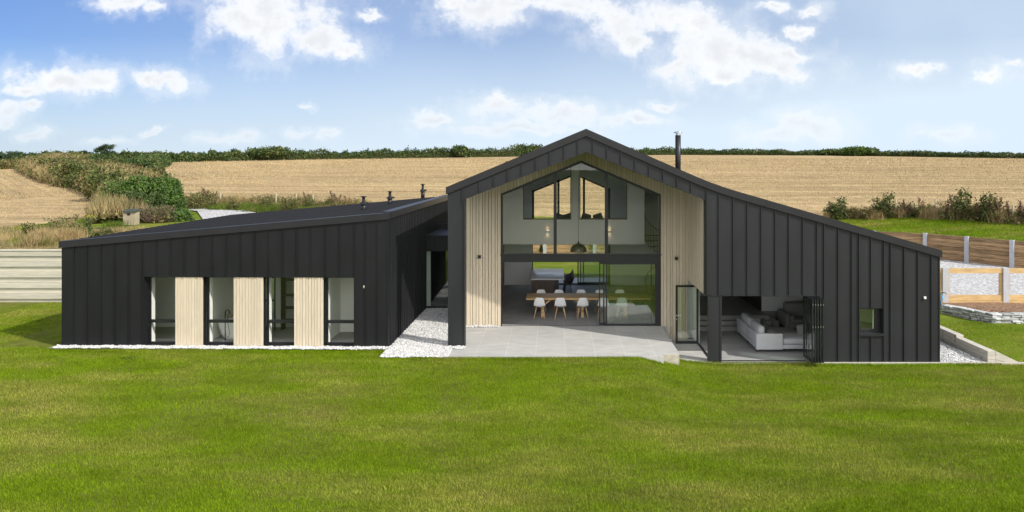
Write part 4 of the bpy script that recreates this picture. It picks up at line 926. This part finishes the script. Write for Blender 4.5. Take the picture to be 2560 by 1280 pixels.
# right: planked retaining wall with concrete posts
t = empty('retaining_wall', (0,0,0), label='brown plank retaining wall with grey concrete posts behind the gravel yard', cat='retaining wall')
pts = [(-15.2,23.6),(-12.2,23.6),(-9.2,23.6),(-6.2,23.6),(-3.3,23.6),(-.6,23.6),(2.6,23.6),(5.6,23.6),(8.6,23.6),(11.6,23.6),(14.6,23.6),(17.6,23.6),(20.6,23.6),(PX(2313,22.0),22.0),(PX(2417,20.0),20.0),(PX(2530,17.9),17.9),(28.7,15.5),(31.2,13.2)]
for i in range(len(pts)-1):
    a, b = Vector((*pts[i],0)), Vector((*pts[i+1],0)); d = (b-a).normalized(); n = Vector((-d.y,d.x,0)); q = MB()
    L_ = (b-a).length
    q.obox((a+b)/2 + n*.16 + Vector((0,0,.76)), d*(L_/2-.03), n*.03, Vector((0,0,.78)))
    for k in range(7): c = (a+b)/2 + n*(.08+.006*(k%2)) + Vector((0,0,-.02+k*.225+.11)); q.obox(c, d*(L_/2-.02), n*.045, Vector((0,0,.104)))
    q.build('plank_panel', M_brownboard, t)
for (x,y) in pts:
    i = pts.index((x,y)); a = Vector((*pts[max(i-1,0)],0)); b = Vector((*pts[min(i+1,len(pts)-1)],0)); d = (b-a).normalized(); n = Vector((-d.y,d.x,0))
    MB().obox((x,y,.78)-n*.0 if False else Vector((x,y,.78)), d*.11, n*.10, Vector((0,0,.80))).build('post', M_post, t)
# low fence of timber frames between concrete posts
t = empty('frame_fence', (0,7.0,0), label='timber frame fence with concrete posts above the soil bed', cat='fence')
xsP = [PX(2362,7)-2.45, PX(2362,7), PX(2513,7), PX(2513,7)+2.5, PX(2513,7)+5.0]
for i, x in enumerate(xsP):
    MB().box(x-.12,x+.12,-.08,.12,-.35 if i == 1 else -.05,PZ(670,7)).build('post', M_post, t)
    if i < len(xsP)-1:
        a, b = x+.125, xsP[i+1]-.125; zt2 = PZ(671,7)
        MB().box(a,b,-.03,.07,zt2-.2,zt2).build('rail', M_newwood, t)
        MB().box(a,b,-.03,.07,.20,.43).box(a,b,-.06,.07,.0,.19).build('rail', M_newwood, t)
        for p_, q_ in ((a,a+.07),(b-.12,b-.06),(b-.055,b)): MB().box(p_,q_,.0,.055,.435,zt2-.205).build('batten', M_newwood, t)
# dry stone wall
t = MB(); path = [(15.62,5.6),(16.0,4.72),(16.45,3.96),(18.5,3.93),(30,3.9)]
def walk(path):
    for (a,b) in zip(path[:-1], path[1:]):
        A, B = Vector((*a,0)), Vector((*b,0)); L_ = (B-A).length; d = (B-A)/L_
        yield A, d, L_
stn = MB()
for A, d, L_ in walk(path):
    n = Vector((-d.y,d.x,0))
    z = -.10
    for c in range(5):
        h = random.uniform(.065,.10); s = 0 - random.random()*.1
        while s < L_:
            w = random.uniform(.2,.55); cen = A + d*(s+w/2) + n*random.uniform(-.03,.03) + Vector((0,0,z+h/2))
            til = random.uniform(-.05,.05)
            k = len(stn.v); stn.obox(cen, d*(w/2-.012)+Vector((0,0,til*w*.5)), n*.15, Vector((0,0,h/2-.006)))
            for i in range(k, len(stn.v)): v_ = stn.v[i]; stn.v[i] = (v_[0]+random.uniform(-.025,.025), v_[1]+random.uniform(-.025,.025), v_[2]+random.uniform(-.014,.014))
            s += w
        z += h
so = stn.build('stone_wall', M_slate, bevel=.012, seg=1); tag(so, 'low dry stone wall of grey slate edging the soil bed', 'stone wall')
# concrete sleeper wall stepping down along the pebble strip
t = empty('sleeper_wall', (14.05,0,0), label='stepped pale concrete sleeper wall beside the pebble strip', cat='retaining wall')
def slp(y0,y1,z0,z1,x0=0,x1=.22): return MB().hexa([(x0,y0,z0),(x1,y0,z0),(x1,y1,z0),(x0,y1,z0),(x0,y0,z1),(x1,y0,z1),(x1,y1,z1),(x0,y1,z1)]).build('sleeper', M_sleeper, t, bevel=.008, seg=1)
for (y0,y1,zt3) in ((-.02,1.84,-.12),(1.845,3.6,-.035),(3.605,5.6,-.035)):
    for c in range(3): z0_ = -.55 + c*(zt3+.55)/3; slp(y0, y1, z0_, -.55+(c+1)*(zt3+.55)/3-.007, 0, .26)
for c in range(2):
    za, zb, zc, zd = -.7+c*.29, -.7+c*.11, -.70+(c+1)*.29-.007, -.70+(c+1)*.11-.007
    MB().hexa([(.262,-.02,za),(1.0,-.08,zb),(1.0,.2,zb),(.262,.26,za),(.262,-.02,zc),(1.0,-.08,zd),(1.0,.2,zd),(.262,.26,zc)]).build('sleeper', M_sleeper, t, bevel=.008, seg=1)
ls = MB()
for y,z in ((2.7,-.44),(2.7,-.28),(2.7,-.12),(1.9,-.28),(1.9,-.12),(.3,-.44)): ls.tube([(-.004,y-.05,z+.03),(-.004,y+.05,z+.03),(-.004,y+.05,z-.03),(-.004,y-.02,z-.03)], .006, 5)
ls.build('lifting_loop', M_bark, t)
# garden hose and tap at the corner
t = empty('garden_tap', (15.74,6.1,0), label='outdoor tap with blue hose on a post just right of the house corner', cat='tap')
MB().box(-.04,.04,-.04,.04,-.1,.75).build('post', M_oldpost, t); MB().tube([(0,-.06,.7),(.14,-.1,.7),(.16,-.1,.64)], .022, 8).build('spout', M_bronze, t)
MB().tube([(.02,-.1,.62),(-.06,-.12,.3),(-.05,-.12,.0)], .025, 8).build('hose', mat('blue_hose', (.05,.25,.5)), t)
# manhole cover in lawn
q = MB().slab([(math.cos(a)*.2, math.sin(a)*.2) for a in np.linspace(0,2*math.pi,17)[:-1]], 0, .05).build('drain_cover', M_cap); q.location = (PX(330,-.9)-.0, -1.1, lawn_z(-13,-1)-.045); tag(q, 'round grey drain cover sunk in the lawn at left', 'drain cover')
MB().box(-.04,.04,-.012,.012,.051,.056).build('lift_slot', M_dark, q)
# nest box in the hedge
def gpos(px, d): X = (px-1385)*d/1850; return X, d-24, HG(X, d-24)
X, Y, Z = gpos(329, 43.0); Z -= .18
t = empty('nest_box', (X,Y,Z), label='wooden nest box with dark sloping lid standing at the foot of the hedge', cat='nest box')
MB().box(-.36,.32,-.25,.25,.2,.98).build('box', M_oldpost, t); MB().hexa([(-.42,-.34,.96),(.42,-.34,.96),(.42,.3,1.06),(-.42,.3,1.06),(-.42,-.34,1.0),(.42,-.34,1.0),(.42,.3,1.1),(-.42,.3,1.1)]).build('lid', mat('dark_green_felt', (.05,.06,.045)), t)
MB().box(-.12,.06,-.26,-.251,.76,.90).build('hole', M_frame, t); MB().box(-.33,-.26,-.22,-.15,-.1,.199).box(.24,.30,-.22,-.15,-.1,.199).build('leg', M_oldpost, t)

# ------------------------------------------------------------------ vegetation
def hedge(name, path, hw, hfun, n, size, m, label, cat='hedge', kind=None, group=None, under=M_under, straw=0, straw_size=.5, frac=.5):
    """path [(x,y)], leaf cloud over a ridge-shaped core"""
    P0 = [Vector((*p,0)) for p in path]; seg = [(a,b,(b-a).length) for a,b in zip(P0[:-1],P0[1:])]; tot = sum(s[2] for s in seg)
    def at(s):
        for a,b,l in seg:
            if s <= l: 
                d = (b-a).normalized(); return a+d*s, Vector((-d.y,d.x,0))
            s -= l
        a,b,l = seg[-1]; d = (b-a).normalized(); return b, Vector((-d.y,d.x,0))
    HW = hw if callable(hw) else (lambda s: hw)
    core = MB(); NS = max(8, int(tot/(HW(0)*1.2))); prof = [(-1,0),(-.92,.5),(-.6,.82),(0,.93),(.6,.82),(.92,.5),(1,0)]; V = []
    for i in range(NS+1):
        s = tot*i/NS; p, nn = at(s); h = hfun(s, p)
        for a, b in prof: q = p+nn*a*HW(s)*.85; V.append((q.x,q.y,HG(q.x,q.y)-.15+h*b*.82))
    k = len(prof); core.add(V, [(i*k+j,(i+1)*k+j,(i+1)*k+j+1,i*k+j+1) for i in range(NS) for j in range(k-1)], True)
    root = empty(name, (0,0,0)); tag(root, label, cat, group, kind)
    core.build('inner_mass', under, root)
    S_ = rng.random(n)*tot; A_ = rng.uniform(0, math.pi, n); PP = []
    for s, a in zip(S_, A_):
        p, nn = at(s); r = 1 - .28*rng.random()**2 + .09*rng.normal()
        q = p + nn*(-math.cos(a)*HW(s)*r); h = hfun(s, p)*(1+.16*hashn(q.x,q.y,1.5)+.14*hashn(q.x+7,q.y,.8)); zz = HG(q.x,q.y) + h*r*max(0,math.sin(a))**.55; PP.append((q.x,q.y,zz))
    V, F = leaves(PP, size, aspect=.6); npmesh('foliage', V, F, m, root)
    if straw:
        PP = []
        for _ in range(straw):
            s = rng.random()*tot; a = rng.uniform(-.05,math.pi+.05); p, nn = at(s); h = hfun(s,p); r = .95
            q = p+nn*(-math.cos(a)*HW(s)*1.08); z = HG(q.x,q.y) + h*.9*max(0,math.sin(a))**.6
            if hashn(q.x, q.y, .33)+.25*rng.normal() > frac-.5: PP.append((q.x,q.y,z-.1))
        V, F = blades(PP, straw_size, straw_size*.075, lean=.6); npmesh('dry_grass', V, F, M_straw, root)
    return root
def rowd(px, d): return ((px-1385)*d/1850, d-24)
far = [rowd(560,172), rowd(800,186), rowd(1100,205), rowd(1400,226), rowd(1700,243), rowd(2100,232), rowd(2560,196), rowd(2750,185)]
def hf(s, p):
    px = 1385+p.x*1850/(p.y+24); b = interp([(560,2.0),(610,2.2),(640,2.6),(700,3.0),(720,2.0),(900,1.9),(1000,2.4),(1140,2.4),(1200,2.1),(1290,2.3),(1340,3.2),(1400,2.6),(1600,2.0),(1900,1.7),(2050,1.4),(2200,1.6),(2560,1.3)], px)
    return b*(1+.22*hashn(p.x,p.y,.22)+.12*hashn(p.x,p.y,.7))
hedge('far_hedge', far, 1.6, hf, 42000, .20, M_leaf, 'long dark green hedge along the far edge of the stubble field', straw=2500, straw_size=.5, frac=.75)
hedge('hedge', [rowd(255,163), rowd(330,160), rowd(460,166), rowd(575,172)], 1.9, lambda s,p: 1.9*(1+.12*hashn(p.x,p.y,.3)+.1*hashn(p.x,p.y,.9)), 16000, .20, M_leaf, 'taller dark hedge at the top left end of the stubble field')
# hedgerow bank between the two fields
bank = [(-26.0,20),(-32.4,33),(-41,46),(-55,63),(-80,96),(-96,120)]
def hb_(s, p): return interp([(0,.5),(5,1.1),(15,1.7),(40,1.9),(70,1.9),(140,1.9)], s)*(1+.25*hashn(p.x,p.y,.35)+.2*hashn(p.x,p.y,.9))
hedge('hedgerow', bank, lambda s: interp([(0,1.3),(15,2.1),(30,2.8),(52,4.0),(92,5.4),(140,5.4)], s), hb_, 120000, .13, M_leafolive, 'broad overgrown hedgerow of green scrub and dry grass running up between the fields', straw=60000, straw_size=.8, frac=.66)
hedge('hedgerow', [(-66,92),(-74,112),(-84,130),(-88,138)], 3.0, lambda s,p: 1.7, 14000, .18, M_leaf, 'dark hedge arm closing the top left corner of the stubble field')
def bush(name, px, d, w, h, n, size, m, label, cat='bush', group=None, twigs=0, tm=M_bark, fl=.85, z0=None, dz=0):
    X, Y = rowd(px, d); Z = HG(X,Y) if z0 is None else z0
    root = empty(name, (X,Y,Z+dz), 0, label, cat, group); tk_ = MB(); tips = []
    for i in range(9):
        a = rng.random()*6.28; r = rng.uniform(.2,.8); e_ = (math.cos(a)*w*.5*r, math.sin(a)*w*.45*r, h*rng.uniform(.55,.92)); tips.append(e_)
        tk_.tube([(0,0,-.1),(e_[0]*.35,e_[1]*.35,e_[2]*.5),e_], [h*.025,h*.014,h*.004], 5)
    tk_.build('stems', tm, root)
    cl = [(rng.uniform(-.36,.36)*w, rng.uniform(-.36,.36)*w*.9, rng.uniform(.28,.75)*h, rng.uniform(.16,.28)) for _ in range(22)]
    k = rng.integers(0, len(cl), n); D = rng.normal(size=(n,3)); D /= np.linalg.norm(D,axis=1)[:,None]
    cc = np.array(cl)[k]; rr_ = (.75+.3*rng.random(n))[:,None]
    P = cc[:,:3] + D*rr_*np.stack([cc[:,3]*w, cc[:,3]*w, cc[:,3]*h*1.05],1); P = P[P[:,2] > -.05]
    P += rng.normal(size=P.shape)*size*.8
    V, F = leaves(P, size); npmesh('foliage', V, F, m, root)
    if twigs:
        tw = MB()
        for _ in range(twigs):
            a = rng.random()*6.28; r = rng.uniform(.3,1.0); p0 = Vector((math.cos(a)*w*.25*r, math.sin(a)*w*.25*r, h*.2)); p2 = Vector((math.cos(a)*w*.55*r, math.sin(a)*w*.55*r, h*rng.uniform(.5,1.05)))
            tw.tube([p0, (p0+p2)/2+Vector(rng.normal(size=3)*.12), p2], [.02,.014,.005], 4, caps=False)
        tw.build('twigs', M_twig, root)
    return root
bush('bush', 380, 50, 4.3, 3.3, 28000, .085, M_leafbright, 'large dark green rounded bush at the near end of the hedgerow', z0=1.9)
bush('bush', 348, 47, 2.4, 2.4, 9000, .085, M_leaf, 'dark green bush behind the nest box', z0=1.9)
bush('bush', 310, 53, 3.0, 2.0, 8000, .09, M_leafolive, 'olive scrub bush in dry grass left of the dark bush')
bush('bush', 392, 44.5, 2.2, 1.35, 2500, .07, M_leafolive, 'brown twiggy bramble bush showing over the low roof', twigs=260, z0=2.05)
bush('bush', 445, 45.5, 1.8, 1.15, 7000, .07, M_leafbright, 'small yellow-green bush beside the gravel drive above the roof', z0=2.0)
bush('bush', 300, 60, 4.5, 2.4, 14000, .11, M_leafolive, 'olive scrub mound in the middle of the hedgerow')
bush('bush', 355, 66, 4.2, 2.6, 12000, .11, M_leafolive, 'rounded scrub bush on the right flank of the hedgerow')
bush('bush', 235, 78, 5.0, 2.6, 11000, .13, M_leafolive, 'green-brown scrub bush halfway up the left flank of the hedgerow')
bush('bush', 165, 96, 6.0, 2.7, 10000, .15, M_leafolive, 'olive scrub bush high on the left flank of the hedgerow')
bush('bush', 270, 105, 5.0, 2.9, 9000, .15, M_leaf, 'dark scrub bush on the crest of the hedgerow')
bush('bush', 2142, 225, 8.5, 2.9, 5000, .28, M_leafbright, 'rounded green bush standing above the far hedge at right')
bush('bush', 2175, 226, 5, 2.5, 2500, .28, M_leaf, 'smaller dark bush touching the rounded bush in the far hedge')
bush('bush', 2070, 232, 6, 1.9, 2500, .28, M_leaf, 'low dark bush left of the rounded bush in the far hedge')
bush('bush', 1152, 206, 4.6, 3.4, 3000, .25, M_leaf, 'bush poking above the far hedge left of the gable')
bush('bush', 1325, 222, 9, 3.6, 4500, .28, M_leaf, 'wide bush in the far hedge just left of the roof peak')
bush('bush', 672, 178, 8.5, 3.4, 4500, .24, M_leaf, 'broad dark bush in the far hedge above the low wing')
bush('bush', 590, 174, 2.6, 2.8, 1500, .22, M_leaf, 'small pointed bush in the far hedge left of the broad bush')
def tree(px, d, h, w, z, label, n=2600):
    X, Y = rowd(px, d); root = empty('tree', (X,Y,z), 0, label, 'tree', 'small windswept trees on the left skyline')
    tk_ = MB(); ends = []
    tk_.tube([(-w*.25,0,-1),(-w*.18,0,h*.35),(-w*.02,0,h*.62)], [h*.05,h*.04,h*.025], 6)
    for i in range(9):
        a = rng.random()*6.28; e_ = Vector((math.cos(a)*w*.42, math.sin(a)*w*.3, h*rng.uniform(.5,.95))); ends.append(e_); tk_.tube([(-w*.16,0,h*.38),(e_.x*.5,e_.y*.5,h*.62),e_], [h*.02,h*.014,h*.006], 5)
    tk_.build('trunk', M_bark, root)
    P = []
    for e_ in ends + [Vector((rng.uniform(-.4,.4)*w, rng.uniform(-.3,.3)*w, h*rng.uniform(.55,.98)*.98)) for _ in range(8)]:
        m_ = n//17; D = rng.normal(size=(m_,3)); P.append(np.array(e_)+D*np.array([w*.08,w*.08,h*.05]))
    V, F = leaves(np.concatenate(P), .16*h/6, aspect=.6); npmesh('crown', V, F, M_farleaf, root)
tree(263, 160, 3.7, 4.0, 6.0, 'largest umbrella-shaped tree above the hedge on the left skyline', 4200)
tree(213, 165, 2.5, 2.6, 6.0, 'small bent tree left of the largest skyline tree')
tree(36, 160, 2.4, 3.4, 5.9, 'small dark tree at the far left edge of the skyline')
# far wood on the left horizon
q = hedge('far_woodland', [rowd(-260,160), rowd(0,165), rowd(120,172), rowd(235,168), rowd(262,166)], 5, lambda s,p: 1.6*(1+.3*hashn(p.x,p.y,.12)+.12*hashn(p.x,p.y,.5)), 20000, .34, M_farleaf, 'dark woodland belt on the far left horizon', cat=None, kind='stuff')
q = hedge('far_scrub', [rowd(-120,118), rowd(0,125), rowd(60,128)], 2.2, lambda s,p: 1.5*(1+.2*hashn(p.x,p.y,.4)), 9000, .2, M_leafolive, 'scrubby edge of the left field below the woodland', cat=None, kind='stuff', straw=3000)
# trees on the slope before the house, seen only as reflections
P = []
for i in range(60):
    x = rng.uniform(-420,420); y = rng.uniform(-560,-300); P.append((x,y,valley_z(x,y),rng.uniform(8,20)))
LV = []
for (x,y,z,s) in P:
    D = rng.normal(size=(500,3)); D /= np.linalg.norm(D,axis=1)[:,None]; LV.append(np.array([x,y,z+s*.3])+D*np.array([s*1.6,s*.8,s*.5])*(.7+.4*rng.random((500,1))))
V, F = leaves(np.concatenate(LV), 1.6); tag(npmesh('valley_woodland', V, F, M_farleaf), 'dark woods down the slope facing the house', None, None, 'stuff')

# weeds along the field edge
def proto_dock(h=1.1, m=M_rust, ns=7):
    r = empty('dock_plant'); s_ = MB(); P = []
    for i in range(ns):
        a = rng.random()*6.28; l = rng.uniform(.05,.3); H = h*rng.uniform(.6,1.05); b = Vector((rng.uniform(-.2,.2),rng.uniform(-.15,.15),0)); e_ = b+Vector((math.cos(a)*l,math.sin(a)*l,H)); s_.tube([b,(b+e_)/2,e_], [.014,.01,.005], 4)
        for k in range(60): t_ = rng.uniform(.35,1.02); q = b.lerp(e_, t_); P.append((q.x+rng.normal()*.035, q.y+rng.normal()*.035, q.z))
    s_.build('stem', M_rust, r); V, F = leaves(P, .035); npmesh('seed_head', V, F, m, r)
    P = rng.normal(size=(160,3))*np.array([.22,.2,.12])+np.array([0,0,.15]); V, F = leaves(np.abs(P)*np.sign(rng.normal(size=P.shape))*np.array([1,1,0])+P*np.array([0,0,1]), .08); npmesh('leaf_rosette', V, F, M_leafolive, r)
    return r
def proto_weed(w=1.2, h=.9, n=900, m=M_leafolive, name='weed_bush'):
    r = empty(name); s_ = MB(); P = []
    for i in range(14):
        a = rng.random()*6.28; e_ = Vector((math.cos(a)*w*.5*rng.random(), math.sin(a)*w*.35*rng.random(), h*rng.uniform(.5,1.1))); s_.tube([(e_.x*.3,e_.y*.3,0),e_], [.012,.005], 4)
        for k in range(n//14): t_ = rng.uniform(.15,1.03); P.append((e_.x*(.3+.7*t_)+rng.normal()*.09, e_.y*(.3+.7*t_)+rng.normal()*.09, e_.z*t_+rng.normal()*.05))
    s_.build('stem', M_twig, r); V, F = leaves(P, .055); npmesh('foliage', V, F, m, r); return r
def proto_tuft(name='grass_tuft', h=.8, n=420, w=.55, m=M_straw):
    r = empty(name); P = np.stack([rng.normal(size=n)*w*.4, rng.normal(size=n)*w*.3, np.zeros(n)],1); V, F = blades(P, h, .03, lean=.75); npmesh('blades', V, F, m, r); return r
kinds = {'dock': (proto_dock, 'rust brown dock stalks standing at the edge of the stubble field', 'weed', 'rust brown docks along the field edge'),
         'weed': (proto_weed, 'green leafy weed clump at the edge of the stubble field', 'weed', 'green weeds along the field edge'),
         'tuft': (proto_tuft, 'dry straw-coloured grass tuft at the edge of the stubble field', 'grass tuft', 'dry grass tufts along the field edge'),
         'green': (lambda: proto_tuft('green_tuft', .5, 420, .7, M_blade), 'green grass tuft below the edge of the stubble field', 'grass tuft', 'green tufts below the field edge')}
protos = {k: None for k in kinds}
COV = {'tuft': [], 'green': [], 'weed': []}
def put(kind, x, y, s=1.0, dz=0, label=None):
    if label is None and kind in COV: COV[kind].append((x,y,s)); return
    f, lab, cat, grp = kinds[kind]
    if protos[kind] is None: protos[kind] = f(); o = protos[kind]
    else: o = copy_tree(protos[kind])
    o.location = (x,y,HG(x,y)-.03+dz); o.rotation_euler = (0,0,random.random()*6.28); o.scale = (s,s,s*random.uniform(.85,1.15)); tag(o, label or lab, cat, grp)
def fedge(px):
    lo, hi = 30., 75.
    for _ in range(30):
        m_ = (lo+hi)/2; X = (px-1385)*m_/1850
        if m_-24 < Yf(X): lo = m_
        else: hi = m_
    return (px-1385)*lo/1850, lo-24
for px in list(range(2070,2640,7)):
    X, Y = fedge(px); 
    k = random.choice(['weed','weed','tuft','weed','tuft'])
    put(k, X, Y+random.uniform(-.3,.6), random.uniform(.5,1.15))
ORD = ['first','second','third','fourth','fifth','sixth','seventh','eighth','ninth','tenth','eleventh','twelfth','thirteenth','fourteenth']
for i_, (px, s) in enumerate(sorted(((2085,1.3),(2230,1.1),(2260,1.2),(2275,1.0),(2300,1.2),(2370,1.3),(2388,1.25),(2440,1.1),(2475,1.3),(2492,1.25),(2520,1.2),(2545,1.3),(2190,1.0)))):
    X, Y = fedge(px); put('dock', X, Y-.1, s, label=ORD[i_]+' rust brown dock from the left along the field edge at right')
for px, nm in ((2090,'leafy weed bush nearest the sloping roof at right'),(2205,'wide leafy weed bush right of the roof edge'),(2400,'leafy weed bush right of the leaning strut'),(2480,'leafy weed bush left of the last fence post')): X, Y = fedge(px); put('weed', X, Y, 1.7, label=nm)
for px in list(range(470,915,8)):
    X, Y = fedge(px); put(random.choice(['weed','tuft','tuft','green']), X, Y+random.uniform(-.4,.5), random.uniform(.7,1.2)); 
    put('green', X+.2, Y-random.uniform(.3,1.6), random.uniform(.9,1.3)); put(random.choice(['green','green','weed']), X, Y-random.uniform(1.2,3.2), random.uniform(.8,1.3))
for i_, (px, s) in enumerate(((515,1.3),(524,1.2),(532,1.1),(770,1.1),(836,1.2),(842,1.1),(872,1.0))): X, Y = fedge(px); put('dock', X, Y, s, label=ORD[i_]+' brown dock from the left above the low wing roof')
for i in range(26):
    px = rng.uniform(60, 320); d = rng.uniform(33.5, 42); X = (px-1385)*d/1850; put(random.choice(['tuft','tuft','weed','green']), X, d-24, random.uniform(.6,1.0))
for px, d, nm in ((96,36.5,'middle'),(104,36,'right'),(90,35.5,'left')): X = (px-1385)*d/1850; put('dock', X, d-24, .55, label=nm+' of three dark dock stalks above the board wall')
PT, SZ, PG, PW = [], [], [], []
for x,y,s in COV['tuft']:
    for _ in range(420): PT.append((x+rng.normal()*.25*s, y+rng.normal()*.2*s, HG(x,y)-.03)); SZ.append(.7*s)
V, F = blades(PT, SZ, .028, lean=.75); tag(npmesh('dry_edge_grass', V, F, M_straw), 'dry tall grass along the edge of the stubble field', None, None, 'stuff')
for x,y,s in COV['green']:
    for _ in range(420): PG.append((x+rng.normal()*.35*s, y+rng.normal()*.3*s, HG(x,y)-.03))
V, F = blades(PG, .42, .028, lean=.75); tag(npmesh('green_edge_grass', V, F, M_verge), 'green rough grass below the edge of the stubble field', None, None, 'stuff')
for x,y,s in COV['weed']:
    for i in range(12):
        e_ = (rng.normal()*.3*s, rng.normal()*.2*s, s*rng.uniform(.45,.95))
        for k in range(55): t_ = rng.uniform(.1,1.03); PW.append((x+e_[0]*(.3+.7*t_)+rng.normal()*.09, y+e_[1]*(.3+.7*t_)+rng.normal()*.09, HG(x,y)+e_[2]*t_))
V, F = leaves(PW, .05); tag(npmesh('edge_weeds', V, F, M_leafolive), 'mixed green weeds along the edge of the stubble field', None, None, 'stuff')
q = empty('ragwort', (*rowd(220,40), HG(*rowd(220,40))), 0, 'yellow-flowered ragwort plant at the edge of the left field', 'plant')
P = rng.normal(size=(90,3))*np.array([.12,.12,.05])+np.array([0,0,.85]); V, F = leaves(P, .022); npmesh('flower', V, F, mat('yellow_petal', (.6,.5,.03), island=.2), q)
s_ = MB()
for i in range(8): s_.tube([(0,0,0),(rng.normal()*.06,rng.normal()*.06,.45),(rng.normal()*.14,rng.normal()*.12,.85)], .012, 4)
s_.build('stem', M_leafolive, q); P = rng.normal(size=(300,3))*np.array([.1,.1,.22])+np.array([0,0,.4]); V, F = leaves(P, .05); npmesh('leaf', V, F, M_leafolive, q)
# dry verge on the left in front of the side field
PP = []
for _ in range(26000):
    d = 32.5+9*rng.random()**1.5; px = rng.uniform(-60, 470); X = (px-1385)*d/1850
    if X < -16.9: PP.append((X, d-24, HG(X,d-24)))
V, F = blades(PP, .17, .03, lean=.9); tag(npmesh('dry_verge', V, F, M_straw), 'dry straw-coloured verge grass above the board wall', None, None, 'stuff')
PP = [p for p in PP if hashn(p[0],p[1],.5) > .62][:5000]
V, F = blades([(a+.1,b,c) for a,b,c in PP], .2, .03, lean=.9); tag(npmesh('green_verge', V, F, M_blade), 'patches of green verge grass above the board wall', None, None, 'stuff')
# fence posts on the field edge
def fpost(px, h, off=0, lab=''):
    X, Y = fedge(px); root = empty('fence_post', (X,Y-.2+off,HG(X,Y)), 0, lab, 'fence post', 'weathered posts along the field edge')
    MB().tube([(0,0,-.2),(random.uniform(-.04,.04),0,h)], [.06,.055], 8).build('stake', M_oldpost, root); MB().lathe([(.057,0),(0,.03)], (0,0,h), 8).build('post_top', M_oldpost, root); return root
r = fpost(2334, 1.25, lab='thick weathered fence post with a leaning strut right of the gable')
MB().tube([(.05,0,.75),(1.0,-.3,.05)], .045, 7).build('strut', M_oldpost, r)
fpost(2237, 1.25, lab='thin fence post left of the post with a strut'); fpost(2527, 1.1, lab='fence post at the right end of the weeds')
for px, nm in ((555,'leftmost fence post above the wing roof'),(692,'pale fence post in green weeds above the wing roof'),(743,'fence post left of the three roof vents'),(784,'slim fence post behind the weeds above the wing roof')): fpost(px, 1.1, lab=nm)
